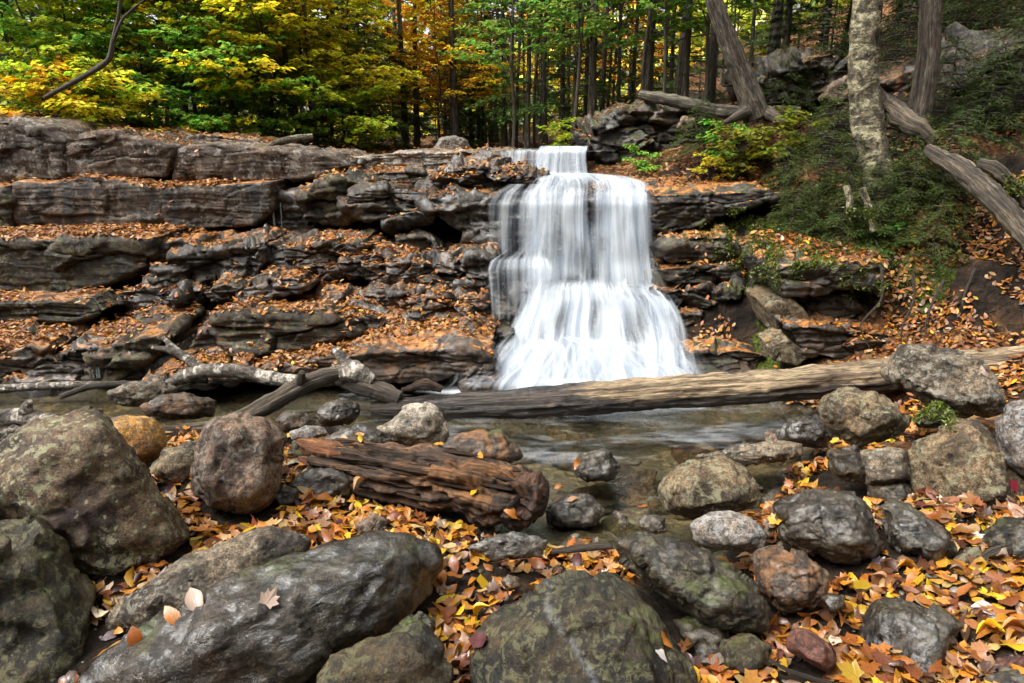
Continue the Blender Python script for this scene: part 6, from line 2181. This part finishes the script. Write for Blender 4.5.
# ------------------------------------------------------------------ far woods closing the view
def woods(label, n, a0, a1, r0, r1, hmax, thr, gain, Lr=(.5, 1.15)):
    fv = Acc()
    az = rng.uniform(a0, a1, n)
    rd = rng.uniform(r0, r1, n)
    xx, yy = np.sin(az) * rd, np.cos(az) * rd
    zt = gh(xx, yy)
    hz = hmax * rng.random(n) ** 1.15
    pos = np.stack([xx, yy, zt + hz], 1)
    cl = fbm(pos * .12, 3, 71)
    keep = cl > np.interp(hz / hmax, [0, .3, .55, 1], thr)
    pos = pos[keep]
    m = len(pos)
    hue = fbm(pos * .09 + 40, 2, 75)
    cc = np.where((hue > .36)[:, None], np.array(GO), np.where((hue > -.05)[:, None], np.array(YG), np.where((hue > -.25)[:, None], np.array(HG), np.array(DG_))))
    cc = cc * rng.uniform(.5, 1.4, m)[:, None] * gain
    d, s, nn = frame_from(rand_unit(m), rand_unit(m))
    L = rng.uniform(*Lr, m)[:, None]
    V = np.stack([pos - d * L * .5, pos + s * L * .28, pos + d * L * .5, pos - s * L * .28], 1).reshape(-1, 3)
    fv.add(V, np.arange(m * 4).reshape(m, 4), None, np.repeat(np.concatenate([cc, np.ones((m, 1))], 1), 4, axis=0))
    o = obj('far_woods', fv.mesh('far_woods', False, 'leafcol'), M['litter'])
    tag(o, label, 'woods', None, 'stuff')


woods('distant mixed autumn woods beyond the trunks', 70000, -1.15, 1.15, 40, 75, 20, [-2, -.25, .35, .65], 1.8)
woods('unseen woods closing round the gorge behind the viewer', 60000, 1.35, 4.95, 15, 30, 15, [-2, -.6, -.3, .1], .8)  # out of view, added to darken front faces and reflections
# ------------------------------------------------------------------ light, camera, output
SUN_EL, SUN_AZ = 56.0, 246.0           # degrees; azimuth clockwise from +Y: high, from the left
w = D.worlds.new('World')
scene.world = w
w.use_nodes = True
nt = w.node_tree
nt.nodes.clear()
sky = nt.nodes.new('ShaderNodeTexSky')
sky.sky_type = 'NISHITA'
sky.sun_disc = False
sky.sun_elevation = R(SUN_EL)
sky.sun_rotation = R(SUN_AZ)
sky.air_density = 1.0
sky.dust_density = 6.0
hs = nt.nodes.new('ShaderNodeHueSaturation')
hs.inputs['Saturation'].default_value = .10
bg = nt.nodes.new('ShaderNodeBackground')
bg.inputs['Strength'].default_value = .15
wo = nt.nodes.new('ShaderNodeOutputWorld')
nt.links.new(sky.outputs[0], hs.inputs['Color'])
nt.links.new(hs.outputs[0], bg.inputs[0])
nt.links.new(bg.outputs[0], wo.inputs[0])
sl = D.lights.new('sun', 'SUN')
sl.energy = 1.1
sl.angle = R(24)
sl.color = (1.0, .93, .82)
so = D.objects.new('sun', sl)
COL.objects.link(so)
az, el = R(SUN_AZ), R(SUN_EL)
sd = Vector((math.sin(az) * math.cos(el), math.cos(az) * math.cos(el), math.sin(el)))
so.rotation_euler = sd.to_track_quat('Z', 'Y').to_euler()
so.location = sd * 30

cd = D.cameras.new('camera')
co = D.objects.new('camera', cd)
COL.objects.link(co)
co.location = CAM
co.rotation_euler = (R(90) - PITCH, 0, 0)
cd.sensor_width = 36
cd.lens = 36 * FPX / 1024
cd.clip_end = 2000
cd.clip_start = .02
scene.camera = co
vs = scene.view_settings
vs.view_transform = 'Standard'
vs.look = 'None'
vs.exposure = EXPOSURE
vs.gamma = 1
vs.use_curve_mapping = False
cy = scene.cycles
cy.use_denoising = True
cy.max_bounces = 6
cy.diffuse_bounces = 3
cy.glossy_bounces = 2
cy.transmission_bounces = 4
cy.transparent_max_bounces = 14
cy.caustics_reflective = False
cy.caustics_refractive = False
cy.sample_clamp_indirect = 6
scene.render.use_persistent_data = False
